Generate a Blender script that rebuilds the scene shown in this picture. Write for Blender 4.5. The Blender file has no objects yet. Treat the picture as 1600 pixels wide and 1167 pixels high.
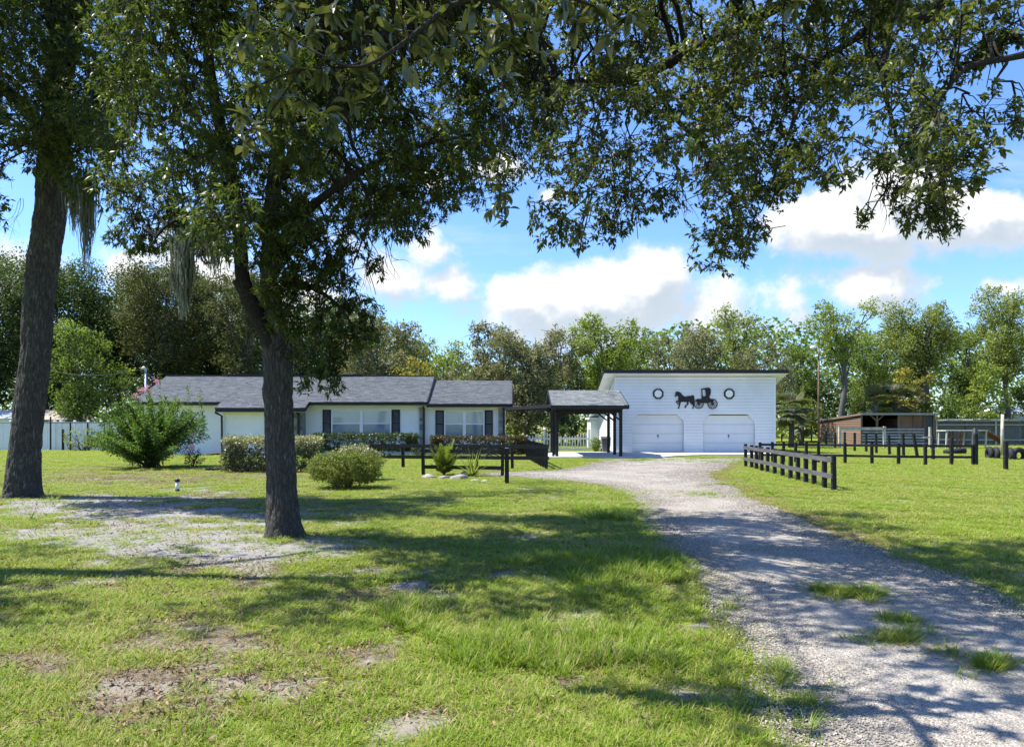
import bpy, bmesh, math, random
import numpy as np
from mathutils import Vector, Matrix

rng = np.random.default_rng(11)
random.seed(11)
scene = bpy.context.scene
COL = scene.collection

# ------------------------------------------------------------------ camera, sky, sun, exposure
FPX, HZ, EYE = 1150.0, 662.0, 1.7           # focal length in photo pixels, horizon row, eye height
cam_d = bpy.data.cameras.new('camera')
cam_d.sensor_width = 36.0
cam_d.lens = 36.0 * FPX / 1600.0
cam_d.shift_y = (HZ - 583.5) / 1600.0
cam_d.clip_start, cam_d.clip_end = 0.1, 3000.0
cam = bpy.data.objects.new('camera', cam_d)
cam.location = (0, 0, EYE)
cam.rotation_euler = (math.radians(90), 0, 0)
COL.objects.link(cam)
scene.camera = cam

LIGHT_DIR = Vector((0.62, -0.09, -1.0)).normalized()      # the way sunlight travels
SUN_EL = math.asin(-LIGHT_DIR.z)
SUN_AZ = math.atan2(-LIGHT_DIR.x, -LIGHT_DIR.y)           # clockwise from +Y
sun_d = bpy.data.lights.new('sun', 'SUN')
sun_d.energy, sun_d.angle, sun_d.color = 4.6, math.radians(0.53), (1.0, 0.95, 0.86)
sun = bpy.data.objects.new('sun', sun_d)
sun.rotation_euler = LIGHT_DIR.to_track_quat('-Z', 'Y').to_euler()
sun.location = (-30, 12, 60)
COL.objects.link(sun)

scene.view_settings.view_transform = 'Standard'
scene.view_settings.look = 'None'
scene.view_settings.exposure = 1.28
scene.view_settings.gamma = 1.0
scene.view_settings.use_curve_mapping = False
cy = scene.cycles
cy.max_bounces, cy.diffuse_bounces, cy.glossy_bounces = 8, 4, 2
cy.transmission_bounces, cy.transparent_max_bounces = 4, 8
cy.caustics_reflective = cy.caustics_refractive = False
cy.sample_clamp_indirect = 8.0

def newmat(name):
    m = bpy.data.materials.new(name); m.use_nodes = True
    nt = m.node_tree; nt.nodes.clear()
    out = nt.nodes.new('ShaderNodeOutputMaterial')
    return m, nt, out
class NG:
    """small node builder"""
    def __init__(s, nt): s.nt = nt
    def n(s, t, **kw):
        nd = s.nt.nodes.new(t)
        for k, v in kw.items(): setattr(nd, k, v)
        return nd
    def put(s, sock, v):
        if v is None: return
        if isinstance(v, bpy.types.NodeSocket): s.nt.links.new(v, sock)
        else: sock.default_value = v
    def math(s, op, a, b=None, c=None, clamp=False):
        nd = s.n('ShaderNodeMath', operation=op); nd.use_clamp = clamp
        for i, v in enumerate((a, b, c)):
            if v is not None: s.put(nd.inputs[i], v)
        return nd.outputs[0]
    def vmath(s, op, a, b=None):
        nd = s.n('ShaderNodeVectorMath', operation=op)
        s.put(nd.inputs[0], a)
        if b is not None: s.put(nd.inputs[1], b)
        return nd.outputs[0]
    def noise(s, vec, scale, detail=4, rough=0.55, out=0):
        nd = s.n('ShaderNodeTexNoise')
        if vec is not None: s.put(nd.inputs['Vector'], vec)
        nd.inputs['Scale'].default_value = scale; nd.inputs['Detail'].default_value = detail
        nd.inputs['Roughness'].default_value = rough
        return nd.outputs[out]
    def ramp(s, fac, stops):
        nd = s.n('ShaderNodeValToRGB'); cr = nd.color_ramp
        while len(cr.elements) < len(stops): cr.elements.new(0.5)
        for e, (p, c) in zip(cr.elements, stops):
            e.position = p; e.color = tuple(c) + (1,) if len(c) == 3 else c
        s.put(nd.inputs[0], fac)
        return nd.outputs[0]
    def mix(s, fac, a, b, mode='MIX'):
        nd = s.n('ShaderNodeMix', data_type='RGBA', blend_type=mode)
        s.put(nd.inputs[0], fac)
        for i, v in ((6, a), (7, b)):
            s.put(nd.inputs[i], v if isinstance(v, bpy.types.NodeSocket) else tuple(v) + (1,))
        return nd.outputs[2]
    def smooth(s, v, lo, hi):
        nd = s.n('ShaderNodeMapRange', interpolation_type='SMOOTHSTEP')
        s.put(nd.inputs[0], v); nd.inputs[1].default_value = lo; nd.inputs[2].default_value = hi
        return nd.outputs[0]
    def bump(s, h, strength, dist):
        nd = s.n('ShaderNodeBump'); s.put(nd.inputs['Height'], h)
        nd.inputs['Strength'].default_value = strength; nd.inputs['Distance'].default_value = dist
        return nd.outputs[0]
    def bsdf(s, base, rough=0.7, spec=0.3, normal=None, metal=0.0):
        nd = s.n('ShaderNodeBsdfPrincipled')
        s.put(nd.inputs['Base Color'], base if isinstance(base, bpy.types.NodeSocket) else tuple(base) + (1,))
        s.put(nd.inputs['Roughness'], rough); s.put(nd.inputs['Specular IOR Level'], spec)
        nd.inputs['Metallic'].default_value = metal
        if normal is not None: s.put(nd.inputs['Normal'], normal)
        return nd.outputs[0]

# ---- sky with cumulus
def build_world():
    w = bpy.data.worlds.new('World'); scene.world = w; w.use_nodes = True
    nt = w.node_tree; nt.nodes.clear(); g = NG(nt)
    out = g.n('ShaderNodeOutputWorld')
    sky = g.n('ShaderNodeTexSky', sky_type='NISHITA'); sky.sun_disc = False
    sky.sun_elevation = SUN_EL; sky.sun_rotation = SUN_AZ
    sky.air_density, sky.dust_density, sky.ozone_density = 1.15, 0.35, 2.2
    d = g.n('ShaderNodeTexCoord').outputs['Generated']
    sep = g.n('ShaderNodeSeparateXYZ'); g.put(sep.inputs[0], d)
    x, y, z = sep.outputs
    ay = g.math('MAXIMUM', g.math('ABSOLUTE', y), 0.08)
    u, v = g.math('DIVIDE', x, ay), g.math('DIVIDE', z, ay)
    # cumulus over the far trees, placed by bearing and height: centre, half width, half height up, half height down
    blobs = [(.47, .272, .17, .05, .05), (.61, .275, .11, .04, .045), (.52, .315, .075, .055, .05), (.68, .255, .09, .035, .03),
             (.47, .185, .10, .03, .05), (.38, .165, .08, .045, .06),
             (.10, .165, .20, .052, .09), (.19, .20, .075, .045, .08), (.02, .175, .08, .045, .08), (.28, .16, .09, .05, .07), (-.09, .19, .07, .04, .07),
             (-.17, .205, .10, .06, .09), (-.12, .235, .06, .035, .05), (-.26, .17, .1, .05, .1), (-.52, .20, .10, .06, .08), (-.66, .215, .09, .05, .08), (-.40, .19, .08, .05, .08),
             (-.02, .345, .07, .03, .03), (.05, .31, .035, .018, .02), (.68, .185, .07, .02, .03), (-.11, .33, .03, .02, .02)]
    cv = g.n('ShaderNodeCombineXYZ'); g.put(cv.inputs[0], u); g.put(cv.inputs[1], v); g.put(cv.inputs[2], g.math('SIGN', y))
    cv = cv.outputs[0]
    def field(du, dv, lod):
        uu = g.math('ADD', u, du); vv = g.math('ADD', v, dv)
        acc = None
        for (bu, bv, hw, up, dn) in blobs:
            a = g.math('DIVIDE', g.math('SUBTRACT', uu, bu), hw)
            dv_ = g.math('SUBTRACT', vv, bv)
            b = g.math('MAXIMUM', g.math('DIVIDE', dv_, up), g.math('DIVIDE', dv_, -dn))
            r = g.math('SQRT', g.math('ADD', g.math('MULTIPLY', a, a), g.math('MULTIPLY', b, b)))
            f = g.math('SUBTRACT', 1.0, r)
            acc = f if acc is None else g.math('SMOOTH_MAX', acc, f, 0.25)
        acc = g.math('MAXIMUM', acc, -1.2)
        off = g.vmath('ADD', cv, (du, dv, 0))
        n1 = g.noise(off, 7.5, lod, 0.6)
        n2 = g.noise(off, 26, 3, 0.6)
        n = g.math('ADD', g.math('MULTIPLY', g.math('SUBTRACT', n1, .5), 3.2), g.math('MULTIPLY', g.math('SUBTRACT', n2, .5), .55))
        return g.math('ADD', acc, n)
    f0 = field(0.0, 0.0, 6)
    f1 = field(-0.020, 0.035, 4)
    # scattered fair-weather clouds everywhere else overhead
    zc = g.math('MAXIMUM', z, 0.12)
    pl = g.n('ShaderNodeCombineXYZ'); g.put(pl.inputs[0], g.math('DIVIDE', x, zc)); g.put(pl.inputs[1], g.math('DIVIDE', y, zc))
    gen = g.smooth(g.noise(pl.outputs[0], 1.1, 6, 0.55), 0.60, 0.74)
    gen = g.math('MULTIPLY', gen, g.smooth(g.math('MAXIMUM', z, g.math('MULTIPLY', y, -1.0)), 0.42, 0.62))
    dens = g.math('MAXIMUM', g.smooth(f0, -0.10, 0.55), g.math('MULTIPLY', gen, .9))
    wisp = g.math('MULTIPLY', g.smooth(g.noise(g.vmath('MULTIPLY', cv, (1.6, 6.0, 1)), 3.0, 4, .6), .52, .75), .22)
    dens = g.math('MAXIMUM', dens, wisp)
    lit = g.smooth(g.math('SUBTRACT', f0, f1), -0.35, 0.55)
    thick = g.smooth(f0, 0.25, 1.3)
    ccol = g.mix(lit, (3.5, 4.0, 4.55), (5.75, 5.8, 5.85))
    ccol = g.mix(g.math('MULTIPLY', thick, g.math('SUBTRACT', 1.0, lit)), ccol, (3.1, 3.55, 4.1))
    skyc = g.mix(1.0, sky.outputs[0], (0.74, 0.99, 1.42), 'MULTIPLY')
    col = g.mix(dens, skyc, ccol)
    bg = g.n('ShaderNodeBackground'); g.put(bg.inputs[0], col); bg.inputs[1].default_value = 0.080
    nt.links.new(bg.outputs[0], out.inputs[0])
build_world()

# ------------------------------------------------------------------ measuring helpers
def at(px, py, Y): return Vector(((px - 800.0) * Y / FPX, Y, EYE + (HZ - py) * Y / FPX))
def on_ground(px, py):
    Y = EYE * FPX / (py - HZ)
    return Vector(((px - 800.0) * Y / FPX, Y, 0.0))
def X_(px, Y): return (px - 800.0) * Y / FPX
def Z_(py, Y): return EYE + (HZ - py) * Y / FPX

# ------------------------------------------------------------------ numpy noise
def _hash(ix, iy, iz, s):
    h = (ix * 374761393 + iy * 668265263 + iz * 2147483647 + s * 974634777) & 0x7fffffff
    h = ((h ^ (h >> 13)) * 1274126177) & 0x7fffffff
    return ((h ^ (h >> 16)) & 0xffff) / 65535.0
def vnoise(x, y, z=0.0, s=0):
    x, y, z = np.broadcast_arrays(np.asarray(x, float), np.asarray(y, float), np.asarray(z, float))
    ix, iy, iz = np.floor(x).astype(np.int64), np.floor(y).astype(np.int64), np.floor(z).astype(np.int64)
    fx, fy, fz = x - ix, y - iy, z - iz
    fx, fy, fz = [t * t * (3 - 2 * t) for t in (fx, fy, fz)]
    r = 0
    for a in (0, 1):
        for b in (0, 1):
            for c in (0, 1):
                wgt = (fx if a else 1 - fx) * (fy if b else 1 - fy) * (fz if c else 1 - fz)
                r = r + wgt * _hash(ix + a, iy + b, iz + c, s)
    return r
def fbm(x, y, z=0.0, s=0, o=4):
    r, a, t = 0, 0.5, 0
    for i in range(o):
        f = 2.03 ** i
        r = r + a * vnoise(np.asarray(x) * f + 17.1 * i, np.asarray(y) * f - 9.3 * i, np.asarray(z) * f, s + i); t += a; a *= .5
    return r / t
def sstep(a, b, x):
    t = np.clip((x - a) / (b - a), 0, 1); return t * t * (3 - 2 * t)

# ------------------------------------------------------------------ object helpers
def tag(o, label=None, cat=None, group=None, kind=None):
    if label: o['label'] = label
    if cat: o['category'] = cat
    if group: o['group'] = group
    if kind: o['kind'] = kind
    return o
def thing(name, label, cat, loc=(0, 0, 0), group=None):
    o = bpy.data.objects.new(name, None); COL.objects.link(o)
    o.location = loc; o.empty_display_size = .2
    return tag(o, label, cat, group)
def origin(o):
    v = Vector((0, 0, 0))
    while o is not None: v += o.location; o = o.parent
    return v
def link(name, me, parent=None, loc=None):
    o = bpy.data.objects.new(name, me); COL.objects.link(o)
    if parent is not None: o.parent = parent
    if loc is not None: o.location = loc
    return o
def np_mesh(name, V, faces, mat, parent=None, smooth=False):
    """V (n,3) world coordinates; faces: list of int arrays (m,k)"""
    V = np.asarray(V, float)
    if parent is not None: V = V - np.array(origin(parent))
    me = bpy.data.meshes.new(name)
    me.vertices.add(len(V)); me.vertices.foreach_set('co', V.astype(np.float32).ravel())
    faces = [np.asarray(f, np.int32) for f in faces if len(f)]
    idx = np.concatenate([f.ravel() for f in faces])
    tot = np.concatenate([np.full(len(f), f.shape[1], np.int32) for f in faces])
    st = np.concatenate([[0], np.cumsum(tot)[:-1]]).astype(np.int32)
    me.loops.add(len(idx)); me.loops.foreach_set('vertex_index', idx)
    me.polygons.add(len(tot)); me.polygons.foreach_set('loop_start', st)
    if smooth: me.polygons.foreach_set('use_smooth', np.ones(len(tot), bool))
    me.update(calc_edges=True)
    if mat: me.materials.append(mat)
    return link(name, me, parent)
class MB:
    """collects simple shapes in world coordinates, links them as one mesh"""
    def __init__(s): s.v, s.f = [], []
    def add(s, vs, fs):
        b = len(s.v); s.v += [tuple(v) for v in vs]; s.f += [tuple(i + b for i in f) for f in fs]; return s
    def box(s, lo, hi):
        x0, y0, z0 = lo; x1, y1, z1 = hi
        return s.add([(x0,y0,z0),(x1,y0,z0),(x1,y1,z0),(x0,y1,z0),(x0,y0,z1),(x1,y0,z1),(x1,y1,z1),(x0,y1,z1)],
                     [(0,3,2,1),(4,5,6,7),(0,1,5,4),(1,2,6,5),(2,3,7,6),(3,0,4,7)])
    def bar(s, a, b, w, h, up=(0, 0, 1)):
        """box beam from a to b, w across, h along up"""
        a, b = Vector(a), Vector(b); d = (b - a).normalized(); up = Vector(up)
        sd = d.cross(up)
        if sd.length < 1e-4: sd = Vector((1, 0, 0))
        sd.normalize(); u2 = sd.cross(d)
        c = []
        for p in (a, b):
            for (i, j) in ((-1,-1),(1,-1),(1,1),(-1,1)): c.append(p + sd * (i*w/2) + u2 * (j*h/2))
        return s.add(c, [(3,2,1,0),(4,5,6,7),(0,1,5,4),(1,2,6,5),(2,3,7,6),(3,0,4,7)])
    def tube(s, pts, rad, n=8, cap=True):
        pts = [Vector(p) for p in pts]
        if not hasattr(rad, '__len__'): rad = [rad] * len(pts)
        ring = []; prev = None
        for i, p in enumerate(pts):
            d = (pts[min(i+1, len(pts)-1)] - pts[max(i-1, 0)]).normalized()
            if prev is None:
                prev = d.orthogonal().normalized()
            prev = (prev - d * prev.dot(d)).normalized(); q = d.cross(prev)
            ring.append([p + (prev*math.cos(2*math.pi*k/n) + q*math.sin(2*math.pi*k/n)) * rad[i] for k in range(n)])
        vs = [v for r in ring for v in r]; fs = []
        for i in range(len(pts)-1):
            for k in range(n):
                fs.append((i*n+k, i*n+(k+1)%n, (i+1)*n+(k+1)%n, (i+1)*n+k))
        if cap: fs += [tuple(reversed(range(n))), tuple((len(pts)-1)*n+k for k in range(n))]
        return s.add(vs, fs)
    def prism(s, poly, y0, y1):
        """polygon [(x,z)] extruded along y"""
        n = len(poly)
        vs = [(x, y0, z) for x, z in poly] + [(x, y1, z) for x, z in poly]
        return s.add(vs, [tuple(range(n)), tuple(reversed(range(n, 2*n)))] + [(i, n+i, n+(i+1)%n, (i+1)%n) for i in range(n)])
    def lathe(s, c, prof, n=16):
        c = Vector(c); vs = []; fs = []
        for r, z in prof: vs += [c + Vector((r*math.cos(2*math.pi*k/n), r*math.sin(2*math.pi*k/n), z)) for k in range(n)]
        for i in range(len(prof)-1):
            for k in range(n): fs.append((i*n+k, i*n+(k+1)%n, (i+1)*n+(k+1)%n, (i+1)*n+k))
        fs += [tuple(reversed(range(n))), tuple((len(prof)-1)*n+k for k in range(n))]
        return s.add(vs, fs)
    def build(s, name, mat, parent=None, smooth=False, fix=True):
        o = Vector((0, 0, 0)) if parent is None else origin(parent)
        me = bpy.data.meshes.new(name)
        me.from_pydata([(v[0]-o.x, v[1]-o.y, v[2]-o.z) for v in s.v], [], s.f)
        if fix:
            bm = bmesh.new(); bm.from_mesh(me); bmesh.ops.recalc_face_normals(bm, faces=bm.faces); bm.to_mesh(me); bm.free()
        me.materials.append(mat)
        if smooth: me.polygons.foreach_set('use_smooth', [True]*len(me.polygons))
        return link(name, me, parent)

# ------------------------------------------------------------------ materials
def simple(name, col, rough=.7, spec=.3, var=.12, scale=3.0, bump=0.0, bscale=40., metal=0.0, stretch=(1,1,1)):
    m, nt, out = newmat(name); g = NG(nt)
    pos = g.n('ShaderNodeNewGeometry').outputs['Position']
    p = g.vmath('MULTIPLY', pos, stretch)
    n = g.noise(p, scale, 5, .6)
    c = g.mix(g.smooth(n, .3, .7), [min(1, k*(1-var)) for k in col], [min(1, k*(1+var)) for k in col])
    nm = g.bump(g.noise(p, bscale, 4, .6), bump, .02) if bump else None
    nt.links.new(g.bsdf(c, rough, spec, nm, metal), out.inputs[0])
    return m
def isle(name, cols, rough=.7, spec=.3, scale=6.0, stretch=(1,1,1), bump=.3, bd=.01):
    """each separate piece takes its own shade"""
    m, nt, out = newmat(name); g = NG(nt)
    ge = g.n('ShaderNodeNewGeometry'); oi = g.n('ShaderNodeObjectInfo').outputs['Random']
    r = g.math('FRACT', g.math('ADD', ge.outputs['Random Per Island'], oi))
    c = g.ramp(r, [(i/max(1, len(cols)-1), k) for i, k in enumerate(cols)])
    p = g.vmath('MULTIPLY', ge.outputs['Position'], stretch)
    n = g.noise(p, scale, 5, .65)
    c = g.mix(.45, c, g.mix(n, (0,0,0), (1,1,1)), 'OVERLAY')
    nt.links.new(g.bsdf(c, rough, spec, g.bump(n, bump, bd)), out.inputs[0])
    return m
def leaf(name, cols, rough=.42, spec=.45, trans=.3, tcol=None, macro=.5, mscale=.5):
    m, nt, out = newmat(name); g = NG(nt)
    ge = g.n('ShaderNodeNewGeometry')
    oi = g.n('ShaderNodeObjectInfo').outputs['Random']
    r = g.math('FRACT', g.math('ADD', ge.outputs['Random Per Island'], oi))
    c = g.ramp(r, [(i/max(1, len(cols)-1), k) for i, k in enumerate(cols)])
    n = g.noise(ge.outputs['Position'], mscale, 3, .6)
    c = g.mix(g.math('MULTIPLY', g.smooth(n, .35, .65), macro), c, cols[-1])
    b = g.bsdf(c, rough, spec)
    t = g.n('ShaderNodeBsdfTranslucent')
    g.put(t.inputs[0], g.mix(1.0, c, tcol or (1.5, 1.6, .75), 'MULTIPLY'))
    mx = g.n('ShaderNodeMixShader'); mx.inputs[0].default_value = trans
    nt.links.new(b, mx.inputs[1]); nt.links.new(t.outputs[0], mx.inputs[2]); nt.links.new(mx.outputs[0], out.inputs[0])
    return m
def bark(name, c0, c1, scale=1.0, lich=0.35, depth=.03):
    m, nt, out = newmat(name); g = NG(nt)
    pos = g.n('ShaderNodeNewGeometry').outputs['Position']
    p = g.vmath('MULTIPLY', pos, (1, 1, .17))
    w = g.noise(p, 7*scale, 4, .65, 1)
    pw = g.vmath('ADD', p, g.vmath('MULTIPLY', g.vmath('SUBTRACT', w, (.5,.5,.5)), (.16/scale,)*3))
    v = g.n('ShaderNodeTexVoronoi', feature='DISTANCE_TO_EDGE'); g.put(v.inputs['Vector'], pw); v.inputs['Scale'].default_value = 24*scale
    rn = g.noise(pw, 30*scale, 4, .6)
    rid = g.math('MULTIPLY', g.math('ABSOLUTE', g.math('SUBTRACT', rn, .5)), 7.0, None, True)
    f = g.math('MULTIPLY', g.smooth(v.outputs['Distance'], .0, .26), g.math('ADD', .35, g.math('MULTIPLY', rid, .65)))
    n = g.noise(p, 70*scale, 4, .7)
    h = g.math('ADD', f, g.math('MULTIPLY', n, .5))
    c = g.mix(f, c0, c1)
    c = g.mix(g.math('MULTIPLY', n, .6), c, [k*.55 for k in c1])
    l = g.smooth(g.noise(pos, 2.3, 5, .65), .52, .68)
    c = g.mix(g.math('MULTIPLY', g.math('MULTIPLY', l, f), lich), c, (.24, .26, .22))
    nt.links.new(g.bsdf(c, .9, .15, g.bump(h, .9, depth)), out.inputs[0])
    return m

M = {}
M['white_stucco'] = simple('white_stucco', (.76, .77, .785), .8, .2, .05, .6, .25, 60)
M['white_paint'] = simple('white_paint', (.74, .75, .765), .5, .35, .06, .7)
M['white_vinyl'] = simple('white_vinyl', (.74, .75, .75), .45, .4, .04, 1.0)
M['recess_shade_paint'] = simple('recess_shade_paint', (.66, .69, .72), .5, .35, .03, 2.0)  # darker and bluer than the walls: recess shade put into the colour
M['black_paint'] = simple('black_paint', (.012, .012, .014), .5, .35, .2, 3.0)
M['black_timber'] = simple('black_timber', (.016, .015, .016), .6, .3, .4, 6.0, .3, 30, 0, (1,1,1))
M['grey_timber'] = simple('grey_timber', (.085, .082, .085), .7, .3, .3, 5.0, .4, 30, 0, (.3,.3,3))
M['navy'] = simple('navy_paint', (.010, .012, .022), .5, .35, .2, 3.0)
M['glass'] = None
M['stone'] = isle('grey_stone', [(.13,.14,.13), (.24,.25,.23), (.33,.32,.29)], .9, .2, 8)
M['shingle'] = isle('asphalt_shingle', [(.115,.121,.128), (.150,.157,.165), (.185,.192,.20), (.135,.141,.148)], .95, .12, 25, (1,1,1), .6, .01)
M['shingle_pale'] = isle('weathered_shingle', [(.143,.153,.150), (.234,.243,.234), (.305,.312,.289), (.182,.191,.191)], .95, .15, 25, (1,1,1), .6, .01)
M['concrete'] = simple('concrete', (.50, .49, .46), .9, .2, .10, .8, .2, 50)
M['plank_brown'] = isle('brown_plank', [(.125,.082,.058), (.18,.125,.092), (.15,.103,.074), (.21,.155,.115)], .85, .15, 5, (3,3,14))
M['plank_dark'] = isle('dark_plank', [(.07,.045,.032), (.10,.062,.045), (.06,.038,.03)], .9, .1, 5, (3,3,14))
M['ply_brown'] = simple('brown_plywood', (.17, .10, .075), .8, .15, .2, 1.2)
M['pale_wood'] = simple('pale_wood', (.45, .42, .35), .85, .15, .2, 3.0, .3, 30)
M['red_wood'] = simple('red_wood', (.20, .08, .05), .8, .2, .3, 4.0)
M['galv'] = simple('galvanised_steel', (.42, .44, .45), .45, .5, .15, 4.0, 0, 1, .7)
M['tin'] = simple('dull_tin', (.20, .215, .23), .6, .4, .25, 2.0)
M['shed_white'] = simple('shed_sheet', (.60, .64, .62), .5, .35, .06, 2.0)
M['rubber'] = simple('tyre_rubber', (.022, .022, .024), .75, .25, .3, 8.0, .2, 30)
M['bin_grey'] = simple('bin_plastic', (.10, .10, .11), .55, .35, .1)
M['rock'] = simple('pale_rock', (.27, .255, .235), .9, .15, .3, 7.0, .8, 20)
M['pipe_white'] = simple('white_pipe', (.72, .72, .70), .4, .4, .05)
M['cable'] = simple('dark_cable', (.02, .02, .022), .6, .3, .1)
M['bark_near'] = bark('bark_near', (.026,.023,.020), (.25,.235,.215), 1.0, .6, .05)
M['bark_big'] = bark('bark_big', (.024,.022,.019), (.215,.205,.19), .75, .65, .06)
M['bark_limb'] = bark('bark_limb', (.020,.018,.016), (.075,.068,.06), 1.8, .35, .015)
M['bark_pale'] = bark('bark_pale', (.06,.055,.05), (.22,.21,.19), 1.2, .3, .015)
M['bark_far'] = simple('bark_far', (.105, .095, .085), .9, .1, .45, 1.2)
M['twig'] = simple('twig_bark', (.055, .046, .036), .9, .1, .3, 3.0)
M['leaf_oak'] = leaf('oak_leaf', [(.033,.051,.012), (.069,.095,.020), (.111,.135,.029), (.053,.075,.016)],   .46, .42, .42, (1.35,1.5,.75), .35, .7)
M['leaf_laurel'] = leaf('laurel_oak_leaf', [(.040,.056,.016), (.082,.102,.026), (.130,.145,.048), (.062,.080,.022)], .44, .45, .42, None, .3, .7)
M['leaf_big'] = leaf('broad_leaf', [(.039,.062,.028), (.090,.110,.041), (.167,.167,.067), (.057,.083,.037)], .30, .6, .22, (1.4,1.4,.7), .25, 1.5)
M['moss'] = leaf('spanish_moss', [(.160,.176,.136), (.272,.288,.232), (.120,.128,.096)], .9, .05, .25, (1.2,1.2,1.1), .3, 1.0)

# ------------------------------------------------------------------ ground, driveway, slab
def pxy(X, Y):
    Ys = np.maximum(Y, 1.2)
    return 800 + FPX * X / Ys, HZ + EYE * FPX / Ys
def edge_tab(lst):
    pts = [on_ground(px, py) for py, px in lst]
    a = sorted((p.y, p.x) for p in pts)
    return np.array([k[0] for k in a]), np.array([k[1] for k in a])
LE = edge_tab([(714,962),(717,955),(720,935),(728,912),(732,900),(735.5,872),(738,766),(742,752),(746,800),(749,860),(753,905),(758,945),(764,970),(770,988),
               (790,1005),(810,1018),(840,1042),(860,1060),(890,1090),(930,1125),(980,1165),(1040,1200),(1100,1235),(1167,1272),(1400,1390)])
RE = edge_tab([(714,1160),(717,1152),(722,1150),(727,1138),(735,1114),(742,1104),(748,1110),(755,1125),(770,1150),(795,1200),(825,1260),(840,1300),(870,1390),
               (900,1480),(930,1545),(950,1600),(1010,1760),(1167,2190),(1400,2830)])
def drive_edges(Y):
    l = np.interp(Y, LE[0], LE[1]); r = np.interp(Y, RE[0], RE[1])
    return l, r
def drive_mask(X, Y):
    """metres inside the gravel (negative outside)"""
    l, r = drive_edges(Y)
    n = (fbm(X * 1.3, Y * .9, 0, 5) - .5) * (.35 + .035 * np.maximum(Y, 0))
    d = np.minimum(X - l, r - X) + n
    return np.where(Y > 36.6, -5., d)
SAND = [(250,842,260,36,1.),(330,852,190,28,1.),(490,850,130,20,1.),(200,800,300,16,.8),(110,832,160,16,.9),(130,785,230,18,.95),(-120,800,160,24,.8),(400,815,150,10,.7),(520,852,90,13,.9),(60,800,120,14,.6),(300,765,200,8,.5),
        (668,890,48,8,.8),(640,912,40,10,.7),(800,895,40,12,.6),(905,955,45,10,.6),(1015,945,14,8,.7),(170,1078,50,9,.55),(340,1030,60,14,.3),(160,1000,120,22,.15),
        (200,1130,80,12,.35),(60,1150,80,24,.3),(420,1085,80,10,.35),(60,1080,90,30,.22),(860,905,30,8,.6),(690,925,70,10,.4)]
DRYB = [(120,1040,230,85,.68),(300,1010,270,75,.45),(250,900,320,60,.42),(300,790,420,40,.7),(330,920,160,20,.6),(560,930,140,18,.5),(60,960,120,50,.5),(560,1020,120,26,.5),(160,1110,240,60,.6),(760,900,140,18,.6),
        (240,745,360,22,.8),(420,735,240,12,.6),(1000,1000,150,20,.25),(860,1060,120,22,.4)]
def blobsum(px, py, lst):
    m = np.zeros_like(px)
    for (a, b, c, d, s) in lst:
        m = np.maximum(m, s * np.clip(1.25 - np.sqrt(((px - a) / c) ** 2 + ((py - b) / d) ** 2), 0, 1))
    return m
def masks(X, Y):
    px, py = pxy(X, Y)
    ok = (Y > 2.4)
    n = .6*(fbm(X * 1.7, Y * 1.7, 0, 31, 5) - .5) + .75*(fbm(X * 5.5, Y * 5.5, 0, 37, 4) - .5)
    n2 = fbm(X * .55, Y * .55, 0, 77, 4) - .5
    sand = np.where(ok, blobsum(px, py, SAND), .0) + n * 1.7 + n2 * .5
    sand = sstep(.08, .62, sand)
    dry = np.where(ok, blobsum(px, py, DRYB), .3) + n * 1.6 + n2 * .9 - .05
    dry = sstep(.16, .66, dry)
    # straw-coloured strip along the gravel's edge
    l, r = drive_edges(Y)
    verge = np.exp(-((X - r - .15) / (.45 + .012 * Y)) ** 2) * sstep(8, 11, Y) + .6 * np.exp(-((X - l + .1) / .3) ** 2) * sstep(18, 21, Y)
    straw = np.clip(verge + n * .4 * (verge > .1), 0, 1)
    return sand, dry, straw

def axis(segs):
    out = []
    for a, b, st in segs: out += list(np.arange(a, b, st))
    return np.array(out + [segs[-1][1]])
gx = axis([(-900,-200,100),(-200,-60,20),(-60,-26,2),(-26,-9,.35),(-9,9,.15),(9,26,.35),(26,60,2),(60,200,20),(200,900,100)])
gy = axis([(-300,-60,60),(-60,-10,10),(-10,2,1),(2,13,.14),(13,24,.2),(24,48,.5),(48,90,3),(90,300,30),(300,1500,200)])
GX, GY = np.meshgrid(gx, gy)
nx, ny = len(gx), len(gy)
near = np.exp(-(GY / 30) ** 2)
GZ = (fbm(GX * .8, GY * .8, 0, 3) - .5) * .05 * near - .012
GZ = np.where(drive_mask(GX, GY) > -.6, np.minimum(GZ, -.012), GZ)
ii = (np.arange(ny - 1)[:, None] * nx + np.arange(nx - 1)[None, :]).ravel()
quads = np.stack([ii, ii + 1, ii + 1 + nx, ii + nx], 1)
m, nt, out = newmat('lawn_soil'); g = NG(nt)
pos = g.n('ShaderNodeNewGeometry').outputs['Position']
def attr(nm): return g.n('ShaderNodeAttribute', attribute_name=nm).outputs['Fac']
n1 = g.noise(pos, 1.1, 6, .6); n2 = g.noise(pos, 14, 5, .7); n3 = g.noise(pos, 90, 3, .7)
gc = g.ramp(n1, [(.3, (.13,.175,.022)), (.5, (.18,.22,.032)), (.7, (.23,.24,.046))])
gc = g.mix(g.smooth(n2, .45, .75), gc, (.10,.095,.04))
soil = g.ramp(n2, [(.3, (.085,.066,.048)), (.55, (.19,.158,.118)), (.75, (.28,.25,.20))])
sandc = g.ramp(g.math('ADD', g.math('MULTIPLY', n2, .7), g.math('MULTIPLY', n3, .3)), [(.30, (.14,.13,.12)), (.46, (.235,.225,.215)), (.70, (.33,.32,.305))])
sepY = g.n('ShaderNodeSeparateXYZ'); g.put(sepY.inputs[0], pos)
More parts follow.
